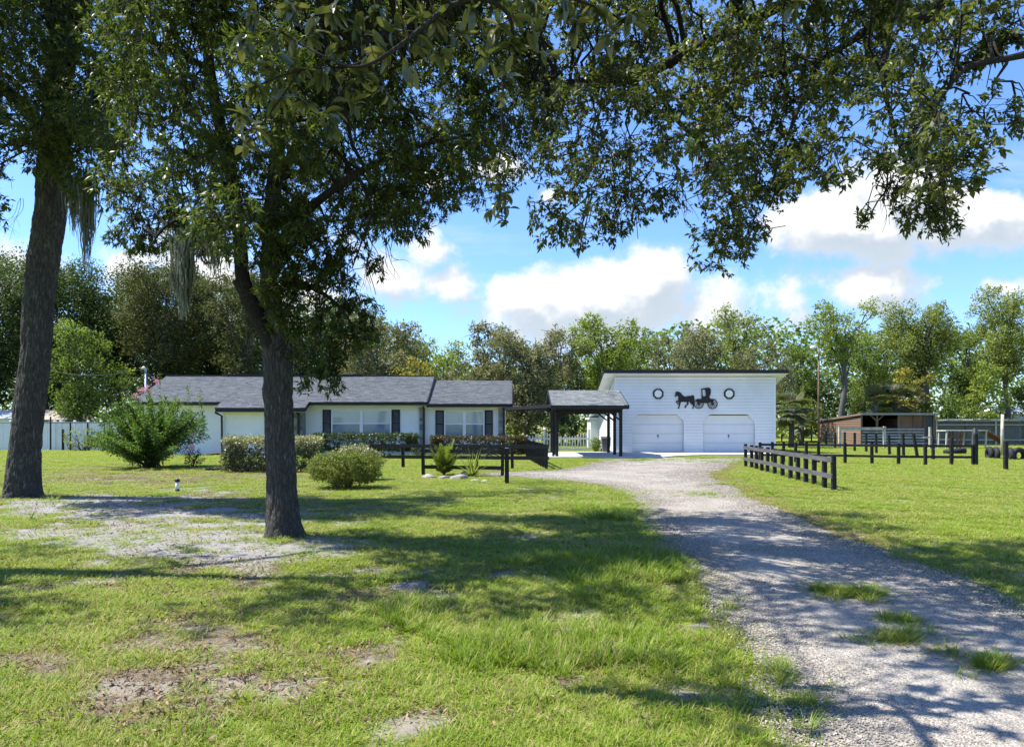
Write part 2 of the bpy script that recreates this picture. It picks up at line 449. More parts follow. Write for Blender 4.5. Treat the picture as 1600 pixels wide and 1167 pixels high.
sandc = g.mix(g.smooth(sepY.outputs[1], 8.0, 5.5), sandc, g.mix(1.0, sandc, (.94,.86,.74), 'MULTIPLY'))
c = g.mix(g.smooth(g.math('ADD', attr('dry'), g.math('MULTIPLY', g.math('SUBTRACT', n2, .5), .9)), .25, .7), gc, soil)
c = g.mix(g.smooth(attr('straw'), .1, .8), c, (.26,.20,.085))
c = g.mix(g.smooth(g.math('ADD', attr('sand'), g.math('MULTIPLY', g.math('SUBTRACT', n2, .5), 1.5)), .28, .75), c, sandc)
h = g.math('ADD', g.math('MULTIPLY', n2, .7), g.math('MULTIPLY', n3, .4))
nt.links.new(g.bsdf(c, .95, .1, g.bump(h, .8, .03)), out.inputs[0])
ground = np_mesh('ground', np.stack([GX.ravel(), GY.ravel(), GZ.ravel()], 1), [quads], m, None, True)
tag(ground, kind='structure')
S_, D_, T_ = masks(GX.ravel(), GY.ravel())
for nm, arr in (('sand', S_), ('dry', D_), ('straw', T_)):
    a = ground.data.attributes.new(nm, 'FLOAT', 'POINT'); a.data.foreach_set('value', arr.astype(np.float32))

# driveway sheet with ragged edges
m, nt, out = newmat('gravel_bed'); g = NG(nt)
pos = g.n('ShaderNodeNewGeometry').outputs['Position']
v = g.n('ShaderNodeTexVoronoi'); g.put(v.inputs['Vector'], pos); v.inputs['Scale'].default_value = 62
vd = v.outputs['Distance']; bw = g.n('ShaderNodeSeparateColor'); g.put(bw.inputs[0], v.outputs['Color'])
v2 = g.n('ShaderNodeTexVoronoi'); g.put(v2.inputs['Vector'], pos); v2.inputs['Scale'].default_value = 140
bw2 = g.n('ShaderNodeSeparateColor'); g.put(bw2.inputs[0], v2.outputs['Color'])
c1 = g.ramp(bw.outputs[0], [(0, (.128,.116,.100)), (.297, (.238,.215,.184)), (.637, (.319,.285,.238)), (1, (.416,.378,.315))])
c2 = g.ramp(bw2.outputs[0], [(0, (.106,.095,.083)), (.425, (.246,.223,.191)), (1, (.383,.344,.289))])
c = g.mix(1.0, g.mix(.45, c1, c2), (1.10,1.11,1.12), 'MULTIPLY')
big = g.noise(pos, .9, 5, .6)
ac_ = g.n('ShaderNodeAttribute', attribute_name='across').outputs['Fac']
def gauss(c0, w): 
    q = g.math('DIVIDE', g.math('SUBTRACT', ac_, c0), w)
    return g.math('POWER', 2.718, g.math('MULTIPLY', g.math('MULTIPLY', q, q), -1.0))
tr_ = g.math('MULTIPLY', g.math('ADD', gauss(.30, .10), gauss(.72, .10)), g.smooth(g.noise(pos, .5, 3, .6), .35, .6))
c = g.mix(g.math('MULTIPLY', tr_, .45), c, (.35,.335,.31))
c = g.mix(g.math('MULTIPLY', gauss(.52, .07), .30), c, (.19,.17,.13))
c = g.mix(g.math('MULTIPLY', g.smooth(g.math('ABSOLUTE', g.math('SUBTRACT', ac_, .5)), .38, .5), .40), c, (.20,.17,.13))
c = g.mix(g.math('MULTIPLY', g.smooth(big, .5, .7), .5), c, (.25,.228,.20))
h = g.math('SUBTRACT', 1.0, vd)
nt.links.new(g.bsdf(c, .9, .15, g.bump(h, .9, .012)), out.inputs[0])
ys = axis([(-12,2,1),(2,14,.12),(14,36.6,.25)])
ys = ys[ys <= 36.6]
l, r = drive_edges(ys)
nc = 40
t = np.linspace(0, 1, nc)
le = l + (fbm(ys * 1.7, 3.1, 0, 8) - .5) * (.25 + .02 * np.maximum(ys, 0)) + (fbm(ys * 6, 1.1, 0, 9) - .5) * .12
re = r + (fbm(ys * 1.5, 8.7, 0, 12) - .5) * (.3 + .03 * np.maximum(ys, 0)) + (fbm(ys * 6, 5.1, 0, 13) - .5) * .12
DX = le[:, None] * (1 - t) + re[:, None] * t; DY = np.repeat(ys[:, None], nc, 1)
DZ = .006 + (fbm(DX * 1.3, DY * 1.3, 0, 41) - .5) * .016 * np.sin(np.pi * t)[None, :] + .010 * np.sin(np.pi * t)[None, :]
ii = (np.arange(len(ys) - 1)[:, None] * nc + np.arange(nc - 1)[None, :]).ravel()
drive = np_mesh('driveway', np.stack([DX.ravel(), DY.ravel(), DZ.ravel()], 1), [np.stack([ii, ii + 1, ii + 1 + nc, ii + nc], 1)], m, None, True)
tag(drive, kind='structure')
a_ = drive.data.attributes.new('across', 'FLOAT', 'POINT'); a_.data.foreach_set('value', np.tile(t, len(ys)).astype(np.float32))

# concrete slab under the carport and before the garage
slab = MB()
sp = [(1.75,36.25),(7.4,36.35),(8.6,38.1),(10.0,39.0),(15.4,39.3),(15.4,42.45),(1.75,43.2)]
slab.add([(x,y,-.05) for x,y in sp]+[(x,y,.07) for x,y in sp],
         [tuple(range(6,-1,-1)), tuple(range(7,14))]+[(i,(i+1)%7,7+(i+1)%7,7+i) for i in range(7)])
tag(slab.build('concrete_slab', M['concrete']), kind='structure')

# ------------------------------------------------------------------ scattered grass and stones
def hidden_collection(name, objs):
    c = bpy.data.collections.new(name)
    for o in objs: c.objects.link(o)
    return c
def tuft_mesh(name, n, r, h0, h1, w, lean, bend, mat, rg):
    a = rg.uniform(0, 2*np.pi, n); rr = r * np.sqrt(rg.uniform(0, 1, n))
    bx, by = rr*np.cos(a), rr*np.sin(a)
    d = a + rg.normal(0, .9, n); h = rg.uniform(h0, h1, n); ln = np.abs(rg.normal(lean, .35*lean + .05, n)); bd = rg.uniform(.2, 1, n)*bend
    dx, dy = np.cos(d), np.sin(d); fx, fy = -dy, dx
    V = []; 
    for k, (t, ww) in enumerate(((0, 1), (.4, .85), (.75, .55), (1, 0))):
        out_ = h * (ln * t + bd * t * t); z = h * t * np.sqrt(np.maximum(.08, 1 - (ln*.55 + bd*.6*t) ** 2))
        cx, cy_ = bx + dx*out_, by + dy*out_
        if ww > 0:
            V.append(np.stack([cx - fx*w*ww/2, cy_ - fy*w*ww/2, z], 1)); V.append(np.stack([cx + fx*w*ww/2, cy_ + fy*w*ww/2, z], 1))
        else: V.append(np.stack([cx, cy_, z], 1))
    V = np.stack(V, 1).reshape(-1, 3); b = np.arange(n)*7
    q = np.concatenate([np.stack([b, b+1, b+3, b+2], 1), np.stack([b+2, b+3, b+5, b+4], 1)]); tr = np.stack([b+4, b+5, b+6], 1)
    me = bpy.data.meshes.new(name)
    me.from_pydata(V.tolist(), [], q.tolist() + tr.tolist()); me.materials.append(mat)
    return bpy.data.objects.new(name, me)
def scatter(name, P, R, S, idx, coll, kind='stuff'):
    me = bpy.data.meshes.new(name); n = len(P)
    me.vertices.add(n); me.vertices.foreach_set('co', np.asarray(P, np.float32).ravel())
    for nm, arr in (('rot', R), ('scl', S)):
        a = me.attributes.new(nm, 'FLOAT_VECTOR', 'POINT'); a.data.foreach_set('vector', np.asarray(arr, np.float32).ravel())
    a = me.attributes.new('pick', 'INT', 'POINT'); a.data.foreach_set('value', np.asarray(idx, np.int32))
    o = link(name, me); tag(o, kind=kind)
    ng = bpy.data.node_groups.new(name + '_scatter', 'GeometryNodeTree')
    ng.interface.new_socket('Geometry', in_out='INPUT', socket_type='NodeSocketGeometry')
    ng.interface.new_socket('Geometry', in_out='OUTPUT', socket_type='NodeSocketGeometry')
    N = ng.nodes; L = ng.links
    gi, go = N.new('NodeGroupInput'), N.new('NodeGroupOutput')
    ci = N.new('GeometryNodeCollectionInfo'); ci.inputs['Collection'].default_value = coll; ci.inputs['Separate Children'].default_value = True
    ip = N.new('GeometryNodeInstanceOnPoints'); ip.inputs['Pick Instance'].default_value = True
    def na(nm, ty):
        x = N.new('GeometryNodeInputNamedAttribute'); x.data_type = ty; x.inputs['Name'].default_value = nm; return x.outputs[0]
    e = N.new('FunctionNodeEulerToRotation'); L.new(na('rot', 'FLOAT_VECTOR'), e.inputs[0])
    L.new(gi.outputs[0], ip.inputs['Points']); L.new(ci.outputs[0], ip.inputs['Instance'])
    L.new(na('pick', 'INT'), ip.inputs['Instance Index']); L.new(e.outputs[0], ip.inputs['Rotation']); L.new(na('scl', 'FLOAT_VECTOR'), ip.inputs['Scale'])
    L.new(ip.outputs[0], go.inputs[0])
    md = o.modifiers.new('scatter', 'NODES'); md.node_group = ng
    return o
def grass_mat(name, a, b, cdry, dryness):
    m, nt, out = newmat(name); g = NG(nt)
    ge = g.n('ShaderNodeNewGeometry'); oi = g.n('ShaderNodeObjectInfo').outputs['Random']
    n = g.noise(ge.outputs['Position'], .55, 4, .6)
    r = g.math('FRACT', g.math('ADD', ge.outputs['Random Per Island'], oi))
    c = g.mix(r, a, b)
    c = g.mix(g.smooth(g.math('ADD', g.math('MULTIPLY', r, .55), g.math('MULTIPLY', n, .7)), 1.0 - dryness, 1.12 - dryness * .8), c, cdry)
    bs = g.bsdf(c, .55, .18)
    t = g.n('ShaderNodeBsdfTranslucent'); g.put(t.inputs[0], g.mix(1.0, c, (1.35, 1.45, .7), 'MULTIPLY'))
    mx = g.n('ShaderNodeMixShader'); mx.inputs[0].default_value = .35
    nt.links.new(bs, mx.inputs[1]); nt.links.new(t.outputs[0], mx.inputs[2]); nt.links.new(mx.outputs[0], out.inputs[0])
    return m
M['grass'] = grass_mat('lawn_grass', (.135,.220,.016), (.285,.365,.042), (.38,.33,.13), .35)
M['grass_tall'] = grass_mat('tall_grass', (.115,.200,.015), (.240,.325,.035), (.34,.29,.13), .28)
M['grass_dry'] = grass_mat('dry_grass', (.24,.205,.10), (.38,.32,.17), (.18,.115,.08), .42)
rg = np.random.default_rng(5)
tufts = []
for i in range(6): tufts.append(tuft_mesh(f'grass_blade_{i:02d}', 30, .085, .02, .065, .0055, .9, .7, M['grass'], rg))
for i in range(4): tufts.append(tuft_mesh(f'grass_blade_{6+i:02d}', 24, .06, .06, .15, .006, .42, .75, M['grass_tall'], rg))
for i in range(3): tufts.append(tuft_mesh(f'grass_blade_{10+i:02d}', 22, .10, .015, .05, .0045, 1.2, .5, M['grass_dry'], rg))
GC = hidden_collection('grass_sources', tufts)
# points: density falls with distance while tufts grow
def lawn_points(n, y0, y1, p):
    u = rg.uniform(0, 1, n)
    e = 2 - p
    Y = (y0**e + u * (y1**e - y0**e)) ** (1/e)
    X = rg.uniform(-1, 1, n) * (.80 * Y + 1.0)
    return X, Y
X, Y = lawn_points(150000, 2.9, 70, 1.15)
sand, dry, straw = masks(X, Y)
dm = drive_mask(X, Y)
tall = np.zeros_like(X); px, py = pxy(X, Y)
tall = blobsum(px, py, [(880,1010,330,50,1.1),(640,960,200,60,.5),(960,890,180,46,.9),(930,800,140,30,.8),(640,1100,260,60,.6),(1120,1010,90,60,.6),(300,1140,300,40,.35),(500,1060,160,50,.4),(1340,1010,0.1,.1,0)])
n_ = fbm(X * 1.1, Y * 1.1, 0, 55, 4)
tall = np.clip(tall, 0, .8) + (n_ - .5) * 1.9
inslab = (X > 1.7) & (X < 15.5) & (Y > 36.0 + np.clip(X - 7.4, 0, 2.6) * 1.15) & (Y < 43)
bld = ((X > -20.4) & (X < -.4) & (Y > 39.6) & (Y < 49)) | ((X > 5.8) & (X < 15.3) & (Y > 42.4) & (Y < 51))
keep = rg.uniform(0, 1, len(X)) < np.clip(1 - .86 * sand, 0, 1) * np.clip(1 - .5 * dry, .3, 1)
keep &= (dm < rg.uniform(-.05, .08, len(X)) * (1 + .05 * Y)) & ~inslab & ~bld
X, Y, dry, straw, tall, sand = [a[keep] for a in (X, Y, dry, straw, tall, sand)]
N = len(X); rnd = rg.uniform(0, 1, N)
isdry = rnd < np.clip(.11 + .70 * dry + .7 * straw, 0, .92)
istall = (~isdry) & (rg.uniform(0, 1, N) < sstep(.25, 1.0, tall) * .62)
pick = np.where(isdry, 10 + rg.integers(0, 3, N), np.where(istall, 6 + rg.integers(0, 4, N), rg.integers(0, 6, N)))
grow = (np.maximum(Y, 4) / 5.0) ** .55
sx = grow * rg.uniform(.8, 1.35, N)
sz = np.where(Y < 14, rg.uniform(.7, 1.3, N), rg.uniform(.7, 1.15, N) * (1 + .02 * (Y - 14)))
sz *= np.where(istall, .45 + .75 * sstep(.2, 1.1, tall) * rg.uniform(.6, 1.2, N), 1)
P = np.stack([X, Y, (fbm(X * .8, Y * .8, 0, 3) - .5) * .05 * np.exp(-(Y / 30) ** 2) - .014], 1)
R = np.stack([np.zeros(N), np.zeros(N), rg.uniform(0, 6.283, N)], 1)
scatter('lawn_grass', P, R, np.stack([sx, sx, sz], 1), pick, GC)
# grass coming through the gravel
spots = [(1335,930,60,10,500),(1400,1000,55,11,260),(1410,972,35,7,120),(1548,1042,32,9,240),(1290,925,30,6,120),(1470,1022,60,8,50),(1090,773,60,4,160),(1130,757,40,4,90),
         (1190,722,120,3,500),(1000,719,60,2.5,260),(905,720,50,3,260),(1100,716.5,60,2,200),(1080,715,200,1.5,300),(1140,950,30,20,30),(1260,1100,30,25,60),(1220,1050,20,20,60),(1205,770,40,4,60),(470,833,40,8,60),(20,775,60,9,160),(85,772,40,8,90),(440,845,40,6,60)]
PX, PY = [], []
for (a, b, c, d, k) in spots:
    k = int(k * .5); c = c*1.35; d = d*1.5
    q = np.abs(rg.normal(0, .5, k)); th = rg.uniform(0, 6.283, k)
    PX.append(a + c*q*np.cos(th)); PY.append(b + d*q*np.sin(th))
PX, PY = np.concatenate(PX), np.concatenate(PY)
Y = EYE*FPX/(PY - HZ); X = (PX - 800)*Y/FPX; N = len(X)
gr = (np.maximum(Y, 4)/5.0) ** .5
pick = np.where(rg.uniform(0, 1, N) < .3, 6 + rg.integers(0, 4, N), np.where(rg.uniform(0, 1, N) < .35, 10 + rg.integers(0, 3, N), rg.integers(0, 6, N)))
s = gr * rg.uniform(.6, 1.1, N)
scatter('weed_grass', np.stack([X, Y, np.full(N, .004)], 1), np.stack([X*0, X*0, rg.uniform(0, 6.28, N)], 1), np.stack([s, s, rg.uniform(.5, .9, N)], 1), pick, GC)
# loose stones
M['gravel'] = isle('gravel_stone', [(.101,.092,.082), (.285,.257,.221), (.188,.172,.150), (.376,.340,.285), (.257,.222,.182), (.459,.418,.353)], .85, .2, 30, (1,1,1), .2, .003)
stones = []
for i in range(5):
    bm = bmesh.new(); bmesh.ops.create_icosphere(bm, subdivisions=1, radius=1)
    for v in bm.verts:
        v.co *= random.uniform(.7, 1.15); v.co.z *= .62; v.co.x *= 1.15
    me = bpy.data.meshes.new('gravel_piece'); bm.to_mesh(me); bm.free(); me.materials.append(M['gravel'])
    stones.append(bpy.data.objects.new(f'gravel_piece_{i:02d}', me))
SC = hidden_collection('stone_sources', stones)
n = 210000
e = 2 - 1.6
u = rg.uniform(0, 1, n); Y = (2.6**e + u*(38**e - 2.6**e))**(1/e)
l, r = drive_edges(Y); X = l - .25 + rg.uniform(0, 1, n)*(np.minimum(r, .80*Y + 1) - l + .45)
k = (drive_mask(X, Y) > -.10 + rg.exponential(.05, n)*-1); X, Y = X[k], Y[k]; N = len(X)
s = rg.uniform(.0035, .0085, N) * np.where(rg.uniform(0, 1, N) < .04, 1.6, 1) * (np.maximum(Y, 4)/4.5)**.35
scatter('gravel', np.stack([X, Y, np.full(N, .013)], 1), np.stack([rg.normal(0, .3, N), rg.normal(0, .3, N), rg.uniform(0, 6.28, N)], 1), np.stack([s]*3, 1), rg.integers(0, 5, N), SC)
# leaf litter under the trees
lit = []
M['litter'] = isle('leaf_litter', [(.10,.055,.03), (.22,.14,.08), (.30,.22,.13), (.07,.045,.03), (.16,.10,.055)], .8, .2, 20, (1,1,1), .2, .003)
for i in range(4):
    me = bpy.data.meshes.new('litter_leaf')
    c1, c2 = random.uniform(.1, .5), random.uniform(-.2, .4)
    me.from_pydata([(-1,0,0),(0,-.3,c1*.5),(1,0,c2*.6),(0,.3,c1*.6),(0,0,.05)], [], [(0,1,4),(1,2,4),(2,3,4),(3,0,4)]); me.materials.append(M['litter'])
    lit.append(bpy.data.objects.new(f'litter_leaf_{i:02d}', me))
LC = hidden_collection('litter_sources', lit)
X, Y = lawn_points(90000, 3, 24, 1.35)
sand, dry, straw = masks(X, Y); px, py = pxy(X, Y)
w = np.clip(.07 + .95*dry*(px < 900) + .30*sand + .16*(px < 620)*(Y < 18), 0, 1) * (fbm(X*2, Y*2, 0, 91) > .42)
k = (rg.uniform(0, 1, len(X)) < w) & (drive_mask(X, Y) < -.1); X, Y = X[k], Y[k]; N = len(X)
s = rg.uniform(.014, .032, N)
scatter('leaf_litter', np.stack([X, Y, rg.uniform(.004, .028, N)], 1), np.stack([rg.normal(0, .45, N), rg.normal(0, .45, N), rg.uniform(0, 6.28, N)], 1), np.stack([s]*3, 1), rg.integers(0, 4, N), LC)

# ------------------------------------------------------------------ house
def roof_plane(name, x0, x1, ye, ze, yr, zr, parent, shmat, deckmat, seed=0, expo=.145, tab=.31):
    """one slope from eave (ye,ze) up to ridge (yr,zr): a deck (part) with shingle tabs laid over it"""
    dk = MB(); th = .06
    dk.add([(x0,ye,ze-th),(x1,ye,ze-th),(x1,yr,zr-th),(x0,yr,zr-th),(x0,ye,ze),(x1,ye,ze),(x1,yr,zr),(x0,yr,zr)],
           [(0,3,2,1),(4,5,6,7),(0,1,5,4),(1,2,6,5),(2,3,7,6),(3,0,4,7)])
    deck = dk.build('roof', deckmat, parent)
    L = math.hypot(yr - ye, zr - ze); dy, dz = (yr - ye)/L, (zr - ze)/L; ny_, nz_ = -dz*np.sign(dy), abs(dy)
    r = np.random.default_rng(seed); V = []; F = []
    for k in range(int(L/expo) + 1):
        s0, s1 = k*expo - .01, min(k*expo + expo*1.12, L)
        xs = [x0]
        x = x0 - r.uniform(0, tab)
        while x < x1:
            x += tab * r.uniform(.55, 1.35)
            if x0 + .03 < x < x1 - .03: xs.append(x)
        xs.append(x1)
        for a, b in zip(xs[:-1], xs[1:]):
            h0 = .016 + r.uniform(0, .010); h1 = .006
            drop = r.choice([0, 0, .025])
            n = len(V)
            for (xx, s, h) in ((a+.004, s0-drop, h0), (b-.004, s0-drop, h0), (b-.004, s1, h1), (a+.004, s1, h1)):
                V.append((xx, ye + dy*s + ny_*h, ze + dz*s + nz_*h))
            V.append((a+.004, ye + dy*(s0-drop) + ny_*.001, ze + dz*(s0-drop) + nz_*.001)); V.append((b-.004, ye + dy*(s0-drop) + ny_*.001, ze + dz*(s0-drop) + nz_*.001))
            F += [(n, n+1, n+2, n+3), (n+4, n+5, n+1, n)]
    sh = np_mesh('shingles', np.array(V), [np.array(F)], shmat, deck)
    tag(sh, kind='stuff')
    return deck
M['roof_deck'] = simple('roof_felt', (.06, .062, .065), .95, .1)
house = thing('house', 'low white stucco house with grey shingle roof and black shutters', 'house', (-10.5, 44, 0))
EV, EZ, RG, RZ = 40.0, 2.88, 44.0, 4.55      # main eave and ridge
WY = 40.5                                    # main front wall
XL, XM, XR = -20.6, -4.63, 0.0
# walls
w = MB()
w.box((-20.2, WY, 0), (-4.9, 48, 2.80)); w.add([(-20.2,WY,2.8),(-20.2,48,2.8),(-20.2,44,4.42),(-19.9,WY,2.8),(-19.9,48,2.8),(-19.9,44,4.42)], [(0,1,2),(5,4,3)])
w.build('wall', M['white_stucco'], house)
w = MB(); w.box((-4.897, WY + .003, 0), (-.42, 47.4, 2.66)); w.add([(-.72,WY+.003,2.66),(-.72,47.4,2.66),(-.72,43.6,4.06),(-.42,WY+.003,2.66),(-.42,47.4,2.66),(-.42,43.6,4.06)], [(0,1,2),(5,4,3)])
w.build('wall', M['white_stucco'], house)
w = MB(); w.box((X_(349, 39.7), 39.7, 0), (X_(413, 39.7), WY - .002, 2.50)); w.build('porch_wall', M['white_stucco'], house)
w = MB(); w.box((X_(413, 39.7) + .003, 39.95, 0), (X_(459, 39.7), WY - .004, 2.45)); w.build('porch_shade_block', M['black_paint'], house)  # solid black block stands for the shade inside the open entry
for (a, b, y) in ((459.5, 472, 39.7), (655, 661, WY - .12), (778.5, 786.5, WY - .12), (413.5, 417, 39.7)):
    s = MB(); x0, x1 = X_(a, y), X_(b, y); z = 0.0; r = random.Random(int(a))
    top = 2.45 if y < 40 else 2.6
    col_ = MB(); col_.box((x0 + .02, y + .03, 0), (x1 - .02, y + .118 if y > 40 else WY - .006, top)); pil = col_.build('stone_pillar', M['stone'], house)
    while z < top - .05:
        h = min(r.uniform(.10, .2), top - z); x = x0
        while x < x1 - .02:
            wd = min(r.uniform(.12, .26), x1 - x); s.box((x + .006, y - r.uniform(0, .025), z + .006), (x + wd - .006, y + .06, z + h - .006)); x += wd
        z += h
    tag(s.build('stones', M['stone'], pil), kind='stuff')
# roofs: main with the porch carried down, the lower wing, the back slopes
sl = (RZ - EZ) / (RG - EV)
PE = 39.2; PZ = EZ - sl * (EV - PE)
PX0, PX1 = X_(337, PE), X_(476, PE)
roof_plane('r', XL, XM, EV, EZ, RG, RZ, house, M['shingle'], M['roof_deck'], 1)
roof_plane('r', PX0, PX1, PE, PZ, EV - .004, EZ - .004, house, M['shingle'], M['roof_deck'], 2)
roof_plane('r', XM + .003, XR, EV + .02, 2.78, 43.6, 4.24, house, M['shingle'], M['roof_deck'], 3)
roof_plane('r', XL, XM, 48.5, 2.72, RG + .003, RZ, house, M['shingle'], M['roof_deck'], 4, .4, .8)
roof_plane('r', XM + .003, XR, 47.9, 2.55, 43.603, 4.24, house, M['shingle'], M['roof_deck'], 5, .4, .8)
rv = MB()
rv.bar((X_(356,44), 44, RZ + .05), (X_(567,44), 44, RZ + .05), .36, .07); rv.build('ridge_vent', M['black_paint'], house)
rv = MB(); rv.bar((XL, 44, RZ + .012), (X_(356,44)-.01, 44, RZ + .012), .3, .03); rv.build('ridge_cap', M['shingle'], house); rv = MB(); rv.bar((X_(567,44)+.01, 44, RZ+.012), (XM, 44, RZ+.012), .3, .03); rv.build('ridge_cap', M['shingle'], house)
# fascia boards
def fascia(a, b, h=.17, w_=.035):
    f = MB(); f.bar(a, b, w_, h); f.build('fascia', M['black_paint'], house)
fascia((XL, EV - .02, EZ - .095), (PX0 - .01, EV - .02, EZ - .095))
fascia((PX1 + .01, EV - .02, EZ - .095), (XM - .005, EV - .02, EZ - .095))
fascia((PX0, PE - .02, PZ - .11), (PX1, PE - .02, PZ - .11), .22)
fascia((XM + .005, EV, 2.78 - .095), (XR, EV, 2.78 - .095))
for (a, b) in (((XL - .02, EV, EZ - .09), (XL - .02, RG, RZ - .09)), ((XM + .04, EV, EZ - .06), (XM + .04, RG, RZ - .06)), ((XR + .02, EV + .02, 2.69), (XR + .02, 43.6, 4.15)),
               ((PX0 - .02, PE, PZ - .09), (PX0 - .02, EV, EZ - .09)), ((PX1 + .02, PE, PZ - .09), (PX1 + .02, EV, EZ - .09))):
    fascia(a, b, .2)
sf = MB()
for (x0, x1, y0, y1, z) in ((XL, PX0, EV, WY, EZ - .20), (PX0, PX1, PE, 39.7, PZ - .235), (PX1, XM - .02, EV, WY, EZ - .20), (XM + .07, XR, EV + .02, WY, 2.585)):
    sf.box((x0, y0, z), (x1, y1, z + .02))
sf.build('soffit', M['white_paint'], house)
# window: frame with four panes, blinds behind
def glass_mat(name, tint, mixv):
    m, nt, out = newmat(name); g = NG(nt)
    gl = g.n('ShaderNodeBsdfGlossy'); gl.inputs[0].default_value = (.9, .95, 1, 1); gl.inputs[1].default_value = .03
    tr = g.n('ShaderNodeBsdfTransparent'); tr.inputs[0].default_value = tint + (1,)
    fr = g.n('ShaderNodeFresnel'); fr.inputs[0].default_value = 1.6
    mx = g.n('ShaderNodeMixShader'); g.put(mx.inputs[0], g.math('ADD', g.math('MULTIPLY', fr.outputs[0], 0.35), mixv, clamp=True))
    nt.links.new(tr.outputs[0], mx.inputs[1]); nt.links.new(gl.outputs[0], mx.inputs[2]); nt.links.new(mx.outputs[0], out.inputs[0])
    return m
M['glass'] = glass_mat('window_glass', (.94, .96, .97), .02)
M['screen'] = glass_mat('screened_glass', (.74, .81, .88), .03)
M['blind'] = simple('window_blind', (.84, .87, .87), .7, .2, .03)
def window(px0, px1, py0, py1, y, parent):
    x0, x1, z1, z0 = X_(px0, y), X_(px1, y), Z_(py0, y), Z_(py1, y)
    xm, zm = (x0 + x1)/2, (z0 + z1)/2
    fr = MB(); t = .07
    fr.box((x0, y-.07, z1-t), (x1, y-.002, z1)); fr.box((x0, y-.085, z0-.03), (x1, y-.002, z0+t))
    fr.box((x0, y-.07, z0+t), (x0+t, y-.002, z1-t)); fr.box((x1-t, y-.07, z0+t), (x1, y-.002, z1-t))
    fr.box((xm-.085, y-.068, z0+t), (xm+.085, y-.002, z1-t))
    win = fr.build('window', M['white_paint'], parent)
    for (a, b) in ((x0+t, xm-.085), (xm+.085, x1-t)):
        ra = MB(); ra.box((a, y-.06, zm-.028), (b, y-.012, zm+.028)); ra.build('meeting_rail', M['white_paint'], win)
        for (c, d, mat) in ((z0+t, zm-.028, M['screen']), (zm+.028, z1-t, M['glass'])):
            p = MB(); p.box((a, y-.046, c), (b, y-.040, d)); p.build('pane', mat, win)
        bl = MB(); n = 24
        for k in range(n):
            za = z0+t + (z1-z0-2*t)*k/n; zb = za + (z1-z0-2*t)/n
            bl.add([(a, y-.010, za), (b, y-.010, za), (b, y-.026, zb-.004), (a, y-.026, zb-.004)], [(0,1,2,3)])
        bl.build('blind', M['blind'], win, fix=False)
    return win
def shutter(px0, px1, py0, py1, y, parent):
    x0, x1, z1, z0 = X_(px0, y), X_(px1, y), Z_(py0, y), Z_(py1, y); yy = y - .003
    s = MB(); t = .055
    s.box((x0, yy-.05, z0), (x0+t, yy, z1)); s.box((x1-t, yy-.05, z0), (x1, yy, z1))
    for zz in (z0, (z0+z1)/2 - t/2, z1 - t): s.box((x0+t, yy-.05, zz), (x1-t, yy, zz+t))
    so = s.build('shutter', M['navy'], parent)
    lv = MB(); n = 30
    for k in range(n):
        z = z0 + t + (z1 - z0 - 2*t)*(k + .5)/n
        lv.bar((x0+t, yy-.022, z), (x1-t, yy-.022, z), .045, .010, (0, .6, .8))
    tag(lv.build('louvres', M['navy'], so), kind='stuff')
window(518, 611.5, 640.5, 683, WY, house); shutter(504.3, 517.4, 640, 681, WY, house); shutter(612.3, 625, 640, 681, WY, house)
window(694.3, 757, 641.5, 683.5, WY + .003, house); shutter(680.5, 693.6, 641, 684, WY + .003, house); shutter(757.6, 770, 641, 684, WY + .003, house)
# downspouts
def spout(pts, r=.045):
    d = MB(); d.tube(pts, r, 6); d.build('downspout', M['black_paint'], house)
xa = X_(346.5, 39.55)
spout([(xa-.25, 39.28, PZ-.2), (xa-.2, 39.3, PZ-.27), (xa, 39.55, PZ-.42), (xa, 39.58, .18), (xa-.1, 39.5, .10), (xa-.75, 39.3, .05)], .06)
xa = X_(466, 39.55); spout([(xa, 39.3, PZ-.2), (xa, 39.58, PZ-.35), (xa, 39.58, .05)], .07)
xa = X_(662.5, 40.3); spout([(xa, 40.05, 2.6), (xa, 40.3, 2.5), (xa, 40.3, .05)], .055)
xa = X_(787.5, 40.3); spout([(xa, 40.05, 2.55), (xa, 40.3, 2.45), (xa, 40.3, .05)], .06)
# electric service mast beside the gable
mx_ = -21.2
mast = thing('service_mast', 'grey electric service mast with bent weatherhead above the house gable', 'mast', (mx_, 42.6, 0))
p = MB(); p.tube([(mx_, 42.6, 0), (mx_, 42.6, 4.75)], .06, 8); p.build('pole', M['galv'], mast, True)
p = MB(); p.tube([(mx_, 42.6, 4.74), (mx_-.02, 42.6, 4.86), (mx_-.12, 42.58, 4.93), (mx_-.24, 42.55, 4.86)], [.075,.10,.10,.07], 8); p.build('weatherhead', M['galv'], mast, True)
cb = MB(); cb.tube([(mx_-.24 - 9.5*t, 42.55 + 6*t, 4.84 - 1.6*t*(1-t) + .5*t) for t in np.linspace(0, 1, 12)], .018, 5)
tag(cb.build('power_cable', M['cable']), 'dark overhead power cable sagging from the service mast towards the trees', 'cable')

